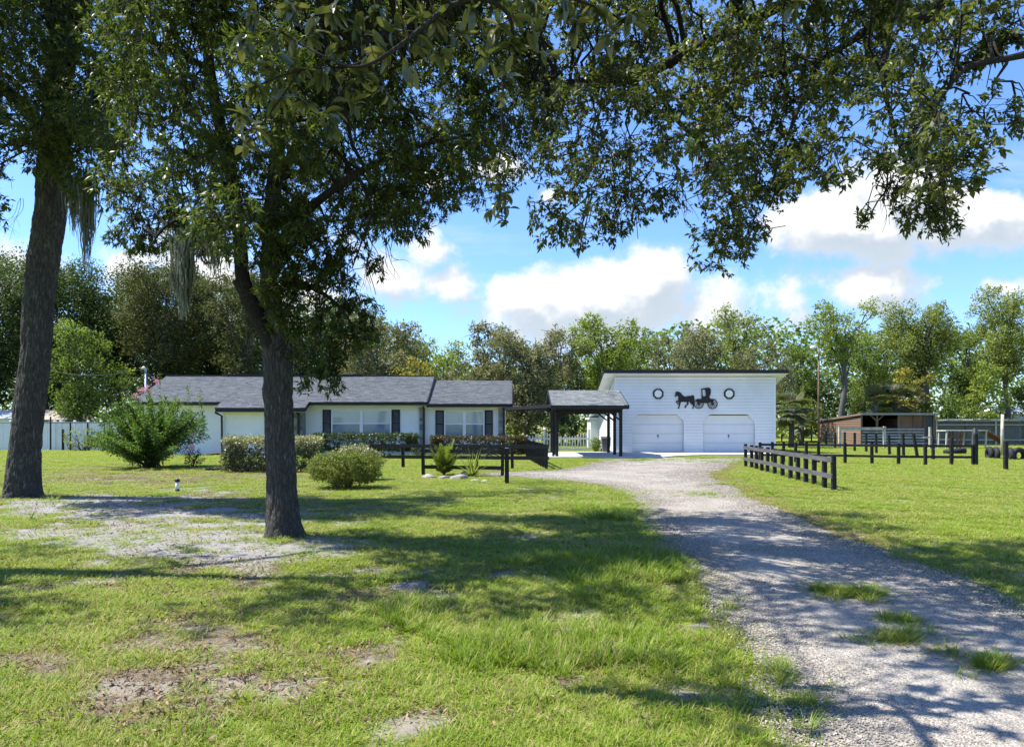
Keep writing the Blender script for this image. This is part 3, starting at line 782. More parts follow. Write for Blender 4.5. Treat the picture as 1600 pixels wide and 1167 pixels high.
# ------------------------------------------------------------------ carport between house and garage
carport = thing('carport', 'open black timber carport with a small grey gable roof', 'carport', (3.9, 39.2, 0))
cx0, cx1 = 1.94, 5.70
roof_plane('r', cx0, cx1, 36.0, 2.60, 39.2, 3.47, carport, M['shingle_pale'], M['roof_deck'], 21)
roof_plane('r', cx0, cx1, 42.4, 2.60, 39.203, 3.47, carport, M['shingle_pale'], M['roof_deck'], 22)
def cfas(a, b, h=.17):
    f = MB(); f.bar(a, b, .04, h); f.build('fascia', M['black_paint'], carport)
cfas((cx0, 35.98, 2.50), (cx1, 35.98, 2.50)); cfas((cx0, 42.42, 2.50), (cx1, 42.42, 2.50))
for x in (cx0 - .02, cx1 + .02):
    for y in (36.0, 42.4): cfas((x, y, 2.52), (x, 39.2, 3.39), .18)
g_ = MB()
for x in (2.25, 5.45):
    g_ = MB(); g_.add([(x-.03,36.6,2.56),(x-.03,41.8,2.56),(x-.03,39.2,3.34),(x+.03,36.6,2.56),(x+.03,41.8,2.56),(x+.03,39.2,3.34)], [(0,1,2),(5,4,3),(0,2,5,3),(1,4,5,2),(0,3,4,1)])
    g_.build('gable_board', M['black_timber'], carport)
for x in (2.25, 5.45):
    for y in (36.9, 39.1, 41.6):
        p = MB(); p.box((x-.075, y-.075, .06), (x+.075, y+.075, 2.40)); p.build('post', M['black_timber'], carport)
    b = MB(); b.bar((x, 36.5, 2.475), (x, 42.0, 2.475), .12, .15); b.build('beam', M['black_timber'], carport)
    for y in (36.9, 39.1):
        for s in (-1, 1):
            if y < 37 and s < 0: continue
            b = MB(); b.bar((x + .003*s, y + s*.08, 1.86), (x + .003*s, y + s*.62, 2.39), .09, .09); b.build('brace', M['black_timber'], carport)
for y in (36.75, 39.1, 41.75):
    b = MB(); b.bar((2.33, y, 2.33), (5.37, y, 2.33), .09, .17); b.build('beam', M['black_timber'], carport)
    for s, x in ((1, 2.33), (-1, 5.37)):
        b = MB(); b.bar((x, y + .004, 1.9), (x + s*.45, y + .004, 2.25), .08, .08, (0,1,0)); b.build('brace', M['black_timber'], carport)
b = MB(); b.bar((-.35, 40.0, 2.50), (2.17, 37.1, 2.62), .14, .17); b.build('link_beam', M['black_timber'], carport)
b = MB(); b.bar((-.30, 42.0, 2.50), (2.17, 41.4, 2.55), .14, .17); b.build('link_beam', M['black_timber'], carport)
p = MB(); p.box((2.02, 36.95, .06), (2.14, 37.07, 2.5)); p.build('post', M['black_timber'], carport)

# ------------------------------------------------------------------ garage
GY0 = 42.5
gx0, gx1 = X_(960.5, GY0), X_(1211.5, GY0)
garage = thing('garage', 'tall white clapboard garage with a flat black roof edge and two doors', 'garage', ((gx0+gx1)/2, 46, 0))
GZT, GSL, GB = 4.40, .28, 51.0
w = MB()
zb = GZT - GSL*(GB - GY0)
doors = [(X_(988, GY0), X_(1068, GY0), 2.22), (X_(1098.5, GY0), X_(1179, GY0), 2.19)]
CHX, CHZ = .40, .36
def door_poly(x0, x1, zt, grow=0.0):
    return [(x0-grow, .08), (x1+grow, .08), (x1+grow, zt-CHZ), (x1-CHX, zt+grow), (x0+CHX, zt+grow), (x0-grow, zt-CHZ)]
# side and back walls
w.add([(gx0+.02,GY0+.02,.07),(gx0+.02,GB,.07),(gx0+.02,GB,zb),(gx0+.02,GY0+.02,GZT)], [(0,1,2,3)])
w.add([(gx1-.02,GY0+.02,.07),(gx1-.02,GB,.07),(gx1-.02,GB,zb),(gx1-.02,GY0+.02,GZT)], [(3,2,1,0)])
w.add([(gx0+.02,GB,.07),(gx1-.02,GB,.07),(gx1-.02,GB,zb),(gx0+.02,GB,zb)], [(3,2,1,0)])
w.build('wall', M['white_paint'], garage, fix=False)
# dark sheet behind the boards paints the lap shade, open at the doors
def open_x(z):
    """door openings at height z: list of (x0,x1)"""
    o = []
    for (a, b, t) in doors:
        if z >= t: continue
        c = max(0, (z - (t - CHZ)) / CHZ) * CHX
        o.append((a + c, b - c))
    return o
def row_pieces(z0, z1):
    """solid trapezoids of one clapboard row"""
    cuts = []
    for (a, b, t) in doors:
        if z0 >= t - .012: continue
        def e(z): return max(0, (min(z, t) - (t - CHZ)) / CHZ) * CHX
        cuts.append((a + e(z0), b - e(z0), a + e(z1), b - e(z1), z1 > t + .012))
    return cuts
NR = 24; RH = (GZT - .08) / NR
zs = [.08 + RH*k for k in range(NR + 1)]
for d in doors: pass
sid = []
for k in range(NR):
    z0, z1 = zs[k], zs[k+1]
    segs = []; left0 = left1 = gx0 + .09
    for (a0, b0, a1, b1, over) in row_pieces(z0, z1):
        segs.append((left0, a0, left1, a1)); left0, left1 = b0, b1
    segs.append((left0, gx1 - .09, left1, gx1 - .09))
    for (xa, xb, xc, xd) in segs:
        mb = MB(); yb, yt, yw = GY0 - .040, GY0 - .006, GY0 + .02
        zt = z1 - .007
        mb.add([(xa,yb,z0),(xb,yb,z0),(xd,yt,zt),(xc,yt,zt),(xa,yw,z0),(xb,yw,z0),(xd,yw,zt),(xc,yw,zt)],
               [(0,1,2,3),(7,6,5,4),(0,4,5,1),(3,2,6,7),(0,3,7,4),(1,5,6,2)])
        mb.build('siding_board', M['white_paint'], garage, fix=False)
bk = MB()
for (x0, x1, z0, z1) in [(gx0+.05, doors[0][0]-.01, .08, 2.25), (doors[0][1]+.01, doors[1][0]-.01, .08, 2.25), (doors[1][1]+.01, gx1-.05, .08, 2.25), (gx0+.05, gx1-.05, 2.25, GZT)]:
    bk.add([(x0,GY0+.022,z0),(x1,GY0+.022,z0),(x1,GY0+.022,z1),(x0,GY0+.022,z1)], [(0,1,2,3)])
bk.build('lap_shade_sheet', M['roof_deck'], garage, fix=False)  # dark felt in the board gaps stands for the laps' shadow lines
# boards of the sunny side wall
for k in range(NR):
    z0, z1 = zs[k], zs[k+1]
    ye = min(GB, GY0 + (GZT - z1) / GSL)
    if ye - GY0 < .3: continue
    mb = MB(); xo, xi = gx0 - .015, gx0 + .004
    mb.add([(xo,GY0+.05,z0),(xo,ye,z0),(xi,ye,z1-.004),(xi,GY0+.05,z1-.004),(gx0+.018,GY0+.05,z0),(gx0+.018,ye,z0),(gx0+.018,ye,z1-.004),(gx0+.018,GY0+.05,z1-.004)],
           [(3,2,1,0),(4,5,6,7),(0,1,5,4),(2,3,7,6),(0,4,7,3),(1,2,6,5)])
    mb.build('siding_board', M['white_paint'], garage, fix=False)
for x in (gx0 + .04, gx1 - .04):
    c = MB(); c.box((x-.05, GY0-.045, .08), (x+.05, GY0+.045, GZT)); c.build('corner_board', M['white_paint'], garage)
# side window frame
sw = MB()
for (y0, y1, z0, z1) in ((44.2,44.28,.5,2.25),(45.0,45.08,.5,2.25),(44.2,45.08,2.25,2.33),(44.2,45.08,.42,.5)): sw.box((gx0-.05,y0,z0),(gx0-.016,y1,z1))
sw.build('side_door_frame', M['white_paint'], garage)
# doors: four sections each
for (a, b, t) in doors:
    yd = GY0 + .15
    fr = MB(); 
    for (p, q) in (((a,.08),(a,t-CHZ)), ((a,t-CHZ),(a+CHX,t)), ((a+CHX,t),(b-CHX,t)), ((b-CHX,t),(b,t-CHZ)), ((b,t-CHZ),(b,.08))):
        fr.bar((p[0], GY0+.055, p[1]), (q[0], GY0+.055, q[1]), .07, .03, (0,1,0)) if False else fr.add(
            [(p[0],GY0-.036,p[1]),(q[0],GY0-.036,q[1]),(q[0],GY0+.20,q[1]),(p[0],GY0+.20,p[1])], [(0,1,2,3)])
    door = fr.build('garage_door', M['white_paint'], garage, fix=False)
    hs = [.085, .60, 1.13, 1.66, t]
    for k in range(4):
        z0, z1 = hs[k] + .006, hs[k+1] - .006
        if k < 3: poly = [(a+.005,z0),(b-.005,z0),(b-.005,z1),(a+.005,z1)]
        else:
            poly = [(a+.005,z0),(b-.005,z0),(b-.005,t-CHZ),(b-CHX,z1),(a+CHX,z1),(a+.005,t-CHZ)]
        s = MB(); s.prism(poly, yd, yd+.04)
        if k < 3:
            s.box((a+.005, yd-.006, z1-.035), (b-.005, yd-.001, z1)); s.box((a+.005, yd-.006, z0), (b-.005, yd-.001, z0+.035))
        s.build('door_panel', M['recess_shade_paint'], door)
    xm = (a+b)/2 + .03
    hd = MB(); hd.box((xm-.05, yd-.03, 1.0), (xm+.05, yd-.007, 1.05)); hd.tube([(xm, yd-.02, 1.0), (xm, yd-.035, .90), (xm+.01, yd-.02, .87)], .016, 6); hd.build('handle', M['black_paint'], door)
    bk = MB(); bk.box((a+.006, yd+.045, .081), (b-.006, yd+.06, t-.4)); bk.build('door_backing', M['black_paint'], door)
# roof slab, fascia, soffit
rx0, rx1, ry0, ry1 = X_(944, 42.0), X_(1231.5, 42.0), 42.0, 51.4
def rz(y): return GZT + .03 - GSL*(y - GY0)
r_ = MB(); r_.add([(rx0,ry0,rz(ry0)),(rx1,ry0,rz(ry0)),(rx1,ry1,rz(ry1)),(rx0,ry1,rz(ry1)),(rx0,ry0,rz(ry0)+.16),(rx1,ry0,rz(ry0)+.16),(rx1,ry1,rz(ry1)+.16),(rx0,ry1,rz(ry1)+.16)],
               [(0,3,2,1),(4,5,6,7),(0,1,5,4),(1,2,6,5),(2,3,7,6),(3,0,4,7)])
roof = r_.build('roof', M['white_paint'], garage)
f = MB(); f.box((rx0-.02, ry0-.04, rz(ry0)+.005), (rx1+.02, ry0-.003, rz(ry0)+.205)); f.build('fascia', M['navy'], roof)
for x in (rx0-.012, rx1+.012):
    f = MB(); f.bar((x, ry0, rz(ry0)+.115), (x, ry1, rz(ry1)+.115), .02, .17); f.build('fascia', M['black_paint'], roof)
t_ = MB(); t_.add([(rx0-.02,ry0,rz(ry0)+.165),(rx1+.02,ry0,rz(ry0)+.165),(rx1+.02,ry1,rz(ry1)+.165),(rx0-.02,ry1,rz(ry1)+.165)], [(0,1,2,3)]); t_.build('roof_covering', M['roof_deck'], roof)
f = MB(); f.box((gx0+.1, GY0-.04, GZT-.14), (gx1-.1, GY0-.034, GZT+.0)); f.build('frieze_board', M['white_paint'], garage)
# octagon windows
for px in (1028.5, 1139.5):
    cx, cz = X_(px, GY0-.05), Z_(615.3, GY0-.05); yo = GY0-.06
    def octo(r): return [(cx + r*math.cos(math.pi/8 + k*math.pi/4), cz + r*math.sin(math.pi/8 + k*math.pi/4)) for k in range(8)]
    o, i_ = octo(.325), octo(.235); fr = MB()
    for k in range(8):
        j = (k+1) % 8
        a, b, c, d = o[k], o[j], i_[j], i_[k]
        fr.add([(p[0],yo-.02,p[1]) for p in (a,b,c,d)] + [(p[0],yo+.05,p[1]) for p in (a,b,c,d)], [(0,1,2,3),(7,6,5,4),(0,4,5,1),(2,6,7,3)])
    win = fr.build('octagon_window', M['black_paint'], garage)
    p = MB(); p.prism(octo(.234), yo+.012, yo+.022); p.build('pane', M['blind'], win)
    mu = MB(); mu.box((cx-.012, yo-.002, cz-.2), (cx+.012, yo+.010, cz+.2)); mu.box((cx-.2, yo, cz-.012), (cx-.013, yo+.010, cz+.012)); mu.box((cx+.013, yo, cz-.012), (cx+.2, yo+.010, cz+.012)); mu.build('muntin', M['white_paint'], win)
# black cut-out of a horse and carriage on the wall
sy = GY0 - .06
sil = thing('wall_silhouette', 'black cut-out of a trotting horse drawing a carriage above the garage doors', 'wall ornament', (X_(1088, sy), sy, Z_(622, sy)))
def sp_(c): return (X_(1045 + c[0]/17.78, sy), Z_(595 + c[1]/17.78, sy))
horse = [(205,290),(225,300),(262,296),(300,310),(345,345),(385,395),(415,425),(460,440),(520,430),(570,418),(615,418),(640,398),(675,395),(700,420),(712,470),(716,540),(706,600),(698,640),(698,690),(690,740),(690,775),(645,775),(650,755),(668,730),(668,690),(655,665),(615,640),(590,610),(570,575),(545,590),(552,640),(535,665),(500,690),(478,720),(475,752),(440,750),(438,730),(455,690),(490,660),(515,640),(505,610),(480,585),(430,590),(380,585),(340,588),(325,630),(308,690),(290,745),(288,772),(240,772),(262,740),(275,690),(285,620),(281,592),(242,583),(236,594),(272,640),(262,657),(245,650),(222,615),(195,587),(200,562),(240,548),(268,545),(268,480),(262,440),(245,405),(228,405),(210,440),(170,442),(165,430),(180,400),(185,350),(200,305)]
def slab_poly(pts, name, y0, y1):
    mb = MB(); mb.prism([sp_(c) for c in pts], y0, y1); return mb
slab_poly(horse, 'horse', sy-.012, sy+.012).build('horse', M['black_paint'], sil)
body = MB()
for poly in ([(890,235),(930,212),(1080,185),(1130,195),(1165,230),(1010,245),(930,245),(905,250)], [(905,250),(930,245),(945,425),(912,425)],
             [(1010,245),(1165,230),(1170,290),(1165,360),(1140,420),(1125,450),(1030,420)], [(912,425),(945,425),(985,432),(1030,420),(1125,450),(1150,490),(905,505)],
             [(905,505),(1150,490),(1235,515),(1240,600),(1100,600),(1090,620),(960,615),(850,610),(775,590),(760,545),(830,505)]):
    body.prism([sp_(c) for c in poly], sy-.012, sy+.012)
body.build('carriage_body', M['black_paint'], sil)
for (cx, cz, R_) in ((832, 638, 138), (1213, 640, 142)):
    wmb = MB(); n = 28; sc = .05 / 17.78 * 42.44 / 1150 * 20
    C = sp_((cx, cz)); k_ = 42.44 / (17.78 * 1150)
    ro, ri = R_*k_, (R_-24)*k_
    for k in range(n):
        a0, a1 = 2*math.pi*k/n, 2*math.pi*(k+1)/n
        q = [(C[0]+r*math.cos(a), C[1]+r*math.sin(a)) for r, a in ((ro,a0),(ro,a1),(ri,a1),(ri,a0))]
        wmb.add([(p[0],sy-.018,p[1]) for p in q] + [(p[0],sy-.0125,p[1]) for p in q], [(0,1,2,3),(7,6,5,4),(0,4,5,1),(2,6,7,3)])
    wheel = wmb.build('wheel', M['black_paint'], sil)
    for k in range(12):
        a = 2*math.pi*(k+.5)/12
        s_ = MB(); s_.bar((C[0]+.06*math.cos(a), sy-.015, C[1]+.06*math.sin(a)), (C[0]+(ri-.002)*math.cos(a), sy-.015, C[1]+(ri-.002)*math.sin(a)), .004, .024, (-math.sin(a), 0, math.cos(a)))
        s_.build('spoke', M['black_paint'], wheel)
    hb = MB(); hb.prism([(C[0]+.075*math.cos(2*math.pi*k/16), C[1]+.075*math.sin(2*math.pi*k/16)) for k in range(16)], sy-.022, sy-.0125); hb.build('hub', M['black_paint'], wheel)

# ------------------------------------------------------------------ things beside the carport
bx, by = X_(946.5, 42.9), 42.9
bin_ = thing('refuse_bin', 'dark grey wheeled bin beside the white garage wall', 'bin', (bx, by, .07))
b = MB(); b.add([(bx-.2,by-.22,.09),(bx+.2,by-.22,.09),(bx+.2,by+.2,.09),(bx-.2,by+.2,.09),(bx-.26,by-.3,.86),(bx+.26,by-.3,.86),(bx+.26,by+.28,.86),(bx-.26,by+.28,.86)], [(0,3,2,1),(4,5,6,7),(0,1,5,4),(1,2,6,5),(2,3,7,6),(3,0,4,7)]); b.build('body', M['bin_grey'], bin_)
b = MB(); b.add([(bx-.28,by-.33,.862),(bx+.28,by-.33,.862),(bx+.28,by+.3,.862),(bx-.28,by+.3,.862),(bx-.22,by-.28,.94),(bx+.22,by-.28,.94),(bx+.26,by+.3,.98),(bx-.26,by+.3,.98)], [(0,3,2,1),(4,5,6,7),(0,1,5,4),(1,2,6,5),(2,3,7,6),(3,0,4,7)]); b.build('lid', M['bin_grey'], bin_)
for s in (-1, 1):
    b = MB(); b.tube([(bx+s*.2, by+.26, .16), (bx+s*.25, by+.26, .16)], .10, 12); b.build('wheel', M['rubber'], bin_)
hx0, hx1, hy = X_(923, 50), 7.9, 50.0
shed = thing('garden_shed', 'pale metal garden shed half hidden behind the garage', 'shed', (7, 51, 0))
s = MB(); s.box((hx0, hy, 0), (hx1, hy+2.4, 2.0)); s.build('wall', M['shed_white'], shed)
x = hx0 + .02
while x < hx1 - .3:
    s = MB(); s.box((x+.02, hy-.03, .05), (x+.36, hy-.002, 1.95)); s.build('panel', M['shed_white'], shed); x += .42
s = MB(); s.box((hx0-.12, hy-.12, 2.003), (hx1, hy+2.5, 2.12)); s.build('roof', M['white_paint'], shed)

# white picket fence with scalloped tops
PY_ = 45.5
pk = thing('picket_fence', 'white picket fence with scalloped tops behind the carport', 'fence', (3.3, PY_, 0))
posts = [X_(778, PY_), X_(850.5, PY_), X_(920.5, PY_)]
base_me = None
for x in posts:
    p = MB(); p.box((x-.065, PY_-.065, 0), (x+.065, PY_+.065, 1.36)); po = p.build('post', M['white_vinyl'], pk)
    c = MB(); c.add([(x-.085,PY_-.085,1.362),(x+.085,PY_-.085,1.362),(x+.085,PY_+.085,1.362),(x-.085,PY_+.085,1.362),(x,PY_,1.48)], [(3,2,1,0),(0,1,4),(1,2,4),(2,3,4),(3,0,4)]); c.build('post_cap', M['white_vinyl'], po)
for a, b in zip(posts[:-1], posts[1:]):
    for z in (.14, .78):
        r = MB(); r.box((a+.067, PY_-.02, z-.05), (b-.067, PY_+.02, z+.05)); r.build('rail', M['white_vinyl'], pk)
    n = 15
    for k in range(n):
        t = (k+.5)/n; x = a + .09 + (b-a-.18)*t; top = .86 + .30*(2*t-1)**2
        p = MB(); p.box((x-.035, PY_-.044, .04), (x+.035, PY_-.022, top)); p.add([(x-.035,PY_-.044,top+.001),(x+.035,PY_-.044,top+.001),(x+.035,PY_-.022,top+.001),(x-.035,PY_-.022,top+.001),(x,PY_-.033,top+.07)], [(0,1,4),(1,2,4),(2,3,4),(3,0,4)])
        p.build('picket', M['white_vinyl'], pk)

# ------------------------------------------------------------------ black timber fences
def post_part(px, py, ztop, parent, mat, w=.10, lean=None, Y=None):
    if lean is None: lean = random.uniform(-.025, .025)
    g = on_ground(px, py); 
    p = MB(); p.bar((g.x, g.y, -.05), (g.x + lean, g.y, ztop), w, w, (0, 1, 0)); return p.build('post', mat, parent), g
yard = thing('yard_fence', 'black two-rail timber fence before the house hedges', 'fence', (-1.5, 28, 0))
a, b = on_ground(575, 729.5), on_ground(853.5, 733.2)
for px in (578, 630, 690, 745, 800.5, 853.5):
    t = (px - 575)/(853.5 - 575); post_part(px, 729.3 + 3.9*t, .92, yard, M['black_timber'], .115)
for z in (.84, .415):
    r = MB(); r.bar((a.x, a.y-.085, z), (b.x+.05, b.y-.085, z), .04, .13); r.build('rail', M['black_timber'], yard)
side = [(853.5,733.2),(823.5,716.5)]
A, B = on_ground(*side[0]), on_ground(*side[1])
for k in range(1, 11):
    t = k/10; q = A.lerp(B, t)
    p = MB(); p.box((q.x-.055, q.y-.055, -.03), (q.x+.055, q.y+.055, .92)); p.build('post', M['black_timber'], yard)
for z in (.84, .415):
    r = MB(); r.bar((A.x+.08, A.y, z), (B.x+.08, B.y, z), .04, .13); r.build('rail', M['black_timber'], yard)
gatef = thing('short_fence', 'short run of black fence behind the rock bed plants', 'fence', (-1.6, 24, 0))
a, b = on_ground(661.5, 742), on_ground(785, 744)
for px, py, zt in ((661.5, 742, .95), (785, 744, .95)): post_part(px, py, zt, gatef, M['black_timber'], .105)
for z in (.27, .80):
    r = MB(); r.bar((a.x+.054, a.y, z), (b.x-.054, b.y, z), .04, .12); r.build('rail', M['black_timber'], gatef)
gp = on_ground(792, 755.5)
gpost = thing('gate_post', 'black timber post with pale capped top at the drive spur', 'post', gp)
p = MB(); p.box((gp.x-.06, gp.y-.06, -.05), (gp.x+.06, gp.y+.06, 1.0)); p.build('shaft', M['black_timber'], gpost)
p = MB(); p.box((gp.x-.052, gp.y-.064, 1.002), (gp.x+.052, gp.y+.064, 1.02)); p.build('cap', M['galv'], gpost)

pad = thing('paddock_fence', 'black posts with two grey rails slanting along the gravel drive', 'fence', (8.6, 24, 0))
pxs = [1165.3,1174.5,1182,1190.3,1199,1210.4,1222.8,1235,1247,1259.3,1271.7,1288,1303]
pys = [728.8,730.8,733,735.7,737.6,740.6,743.8,747.5,750.6,754.0,756.8,761.9,765.9]
tops = [.90,.88,.88,.87,.88,.86,.88,.85,.87,.86,.85,.86,.89]
gs = []
for px, py, zt in zip(pxs, pys, tops):
    o, g0 = post_part(px, py, zt, pad, M['black_timber'], .105, random.uniform(-.02, .02)); gs.append(g0)
for (z0, z1) in ((.755, .775), (.315, .36)):
    for (i, j) in ((0, 4), (4, 8), (8, 12)):
        d = (gs[12] - gs[0]).normalized(); n_ = Vector((d.y, -d.x, 0)); n_ = n_ if n_.x < 0 else -n_
        off = n_ * .077
        za, zb_ = z0 + (z1-z0)*i/12, z0 + (z1-z0)*j/12
        r = MB(); r.bar(gs[i] + off + Vector((0,0,za)) + d*(.004 if i else 0), gs[j] + off + Vector((0,0,zb_)) + (d*.12 if j == 12 else d*-.004), .042, .12); r.build('rail', M['grey_timber'], pad)  # weathered grey, with the sun on these faces put into the colour
far = thing('paddock_cross_fence', 'black two-rail fence running across the lawn before the brown stable', 'fence', (15, 31, 0))
fp = [(1187,722),(1207,722),(1224.5,722.4),(1243,723),(1260,722.6),(1279,722.8),(1320.5,724),(1362.5,724.6),(1404,725.6),(1446,727),(1486.5,726.5),(1520.5,726.5)]
fg = [post_part(px, py, z, far, M['black_timber'], .105, random.uniform(-.015,.015))[1] for (px, py), z in zip(fp, [.88,.90,.92,.90,.93,.92,.90,.90,.88,.86,.88,.85])]
for z in (.78, .33):
    for (i, j) in ((0, 5), (5, 8), (8, 11)):
        d = (fg[j]-fg[i]).normalized()
        r = MB(); r.bar(fg[i] + Vector((0,-.077,z)) + d*.003, fg[j] + Vector((0,-.077,z)), .042, .10); r.build('rail', M['black_timber'], far)
wf = thing('wire_fence', 'thin leaning black posts strung with wire before the brown stable', 'fence', (22, 42, 0))
wp = [(1291,697.5,0,1.15),(1305,699.5,0,1.1),(1320,702,0,1.15),(1335.5,705,0,1.15),(1353.5,706.5,0,1.12),(1369.5,708.5,-.03,1.15),(1390,711,-.05,1.1),(1412,712.5,-.04,1.15),(1434,715.5,-.22,1.2),(1458,718,0,1.1),(1487,722,0,1.08)]
wg = []
for px, py, ln, zt in wp:
    g0 = on_ground(px, py); wg.append(g0)
    p = MB(); p.bar((g0.x, g0.y, -.05), (g0.x+ln, g0.y, zt), .115, .115, (0,1,0)); p.build('post', M['black_timber'], wf)
for z in (.25, .5, .75, 1.0):
    c = MB()
    for q, r in zip(wg[:-1], wg[1:]): c.tube([q + Vector((0,-.06,z)), r + Vector((0,-.06,z))], .006, 4)
    c.build('wire', M['galv'], wf)
q = on_ground(1524.5, 726.6)
t_ = thing('corner_post', 'taller black post with weathered top closing the cross fence', 'post', q)
p = MB(); p.box((q.x-.065, q.y-.065, -.05), (q.x+.065, q.y+.065, 1.28)); p.build('shaft', M['black_timber'], t_)
p = MB(); p.box((q.x-.064, q.y-.064, 1.281), (q.x+.064, q.y+.064, 1.52)); p.build('bare_top', M['grey_timber'], t_)
q = on_ground(1571.5, 734)
t_ = thing('lone_post', 'lone black post standing in the open paddock grass beside the tyres', 'post', q)
p = MB(); p.box((q.x-.06, q.y-.06, -.05), (q.x+.06, q.y+.06, 1.05)); p.build('shaft', M['black_timber'], t_)
q = on_ground(1566.5, 712)
t_ = thing('tall_post', 'tall pale weathered post rising above the animal run', 'post', q)
p = MB(); p.tube([(q.x, q.y, -.05), (q.x-.02, q.y, 1.2), (q.x, q.y, Z_(647.5, q.y))], [.085,.08,.075], 8); p.build('shaft', M['pale_wood'], t_, True)

# ------------------------------------------------------------------ stable, hitching rail, animal run, ramp, tyres, lamp pole
SY = 57.0; sx0, sx1 = 27.0, X_(1459, 57.0); SB = 64.5
st = thing('stable', 'long brown board stable with open dark bays and a lean-to roof', 'stable', (30, 60, 0))
zf, zk = 2.42, 1.95
def stop(y): return zf + (zk - zf)*(y - SY)/(SB - SY)
n = 13
for k in range(n):
    z0, z1 = .06 + k*.18, .06 + (k+1)*.18
    ye = SB if z1 <= zk else SY + (zf - z1)/(zf - zk)*(SB - SY)
    if ye < SY + .4: continue
    p = MB(); p.add([(sx0-.03,SY,z0),(sx0-.03,ye,z0),(sx0-.012,ye,z1-.012),(sx0-.012,SY,z1-.012),(sx0,SY,z0),(sx0,ye,z0),(sx0,ye,z1-.012),(sx0,SY,z1-.012)], [(3,2,1,0),(4,5,6,7),(0,1,5,4),(2,3,7,6),(0,4,7,3),(1,2,6,5)])
    p.build('plank', M['plank_brown'], st)
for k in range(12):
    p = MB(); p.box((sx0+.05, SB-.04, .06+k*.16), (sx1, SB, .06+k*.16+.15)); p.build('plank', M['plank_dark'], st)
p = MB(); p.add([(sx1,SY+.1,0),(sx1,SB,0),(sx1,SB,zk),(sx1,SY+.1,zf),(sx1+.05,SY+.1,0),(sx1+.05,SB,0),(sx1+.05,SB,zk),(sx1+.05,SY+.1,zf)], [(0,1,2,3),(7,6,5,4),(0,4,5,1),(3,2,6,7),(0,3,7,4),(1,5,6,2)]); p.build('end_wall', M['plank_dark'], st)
for px in (1345.5, 1370, 1404, 1428, 1443.5, 1459):
    x = X_(px, SY); p = MB(); p.box((x-.07, SY-.07, 0), (x+.07, SY+.07, zf)); po = p.build('post', M['plank_brown'], st)
    if px == 1370:
        for s in (-1, 1):
            b = MB(); b.bar((x+s*.07, SY, 1.95), (x+s*.5, SY, 2.36), .07, .08, (0,1,0)); b.build('brace', M['plank_brown'], po)
p = MB(); p.box((X_(1404,SY)+.08, SY, .05), (X_(1443.5,SY)-.08, SY+.04, zf-.05)); p.build('door', M['ply_brown'], st)
p = MB(); p.box((X_(1443.5,SY)+.08, SY, .05), (X_(1459,SY)-.08, SY+.04, zf-.05)); p.build('tarp_panel', simple('dark_tarp', (.035,.04,.055), .5, .4), st)
p = MB(); p.box((X_(1404,SY)-.05, SY+.05, .05), (X_(1404,SY), SB-.05, 2.1)); p.build('partition', M['plank_dark'], st)
r_ = MB(); o0, o1 = sx0-.12, sx1+.25
r_.add([(o0,SY-.35,zf+.05),(o1,SY-.35,zf+.05),(o1,SB+.4,zk+.02),(o0,SB+.4,zk+.02),(o0,SY-.35,zf+.09),(o1,SY-.35,zf+.09),(o1,SB+.4,zk+.06),(o0,SB+.4,zk+.06)], [(0,3,2,1),(4,5,6,7),(0,1,5,4),(1,2,6,5),(2,3,7,6),(3,0,4,7)])
rf = r_.build('roof', M['tin'], st)
f = MB(); f.bar((o0, SY-.36, zf+.03), (o1, SY-.36, zf+.03), .03, .15); f.build('fascia', simple('weathered_board', (.30,.28,.26), .85, .15), rf)
f = MB(); f.bar((o0-.02, SY-.35, zf-.0), (o0-.02, SB+.4, zk-.03), .03, .13); f.build('fascia', M['plank_brown'], rf)
# low weathered rails across the bays
for k in range(6):
    p = MB(); p.bar((X_(1345.5,SY)+.08, SY-.09, .18+k*.22), (X_(1443,SY), SY-.09, .18+k*.22), .03, .12); p.build('rail', simple('silver_board', (.30,.31,.32), .8, .2, .2) if k == 0 else bpy.data.materials['silver_board'], st)
# leaning dark canopy behind the lamp pole
q = thing('lean_to', 'dark sheet lean-to on thin posts against the stable end', 'lean-to', (25.5, 63, 0))
p = MB(); p.add([(25.3,65,2.0),(28.3,65,2.1),(28.3,69.5,2.1),(25.3,69.5,1.95),(25.3,65,2.04),(28.3,65,2.14),(28.3,69.5,2.14),(25.3,69.5,1.99)], [(0,3,2,1),(4,5,6,7),(0,1,5,4),(1,2,6,5),(2,3,7,6),(3,0,4,7)]); p.build('roof', M['tin'], q)
for (x, y) in ((25.4,65.1),(25.4,69.3),(28.2,69.3)):
    p = MB(); p.box((x-.05,y-.05,0),(x+.05,y+.05,1.93)); p.build('post', M['plank_dark'], q)
# hitching rail
HY = 51.0
q = thing('hitching_rail', 'pale heavy timber rail on two posts before the stable planks', 'hitching rail', (X_(1347,HY), HY, 0))
for px in (1312, 1382):
    x = X_(px, HY); p = MB(); p.box((x-.075, HY-.075, -.05), (x+.075, HY+.075, 1.52)); p.build('post', M['pale_wood'], q)
p = MB(); p.bar((X_(1314,HY), HY-.003, 1.36), (X_(1380,HY), HY-.003, 1.36), .12, .20); p.build('rail', M['pale_wood'], q)
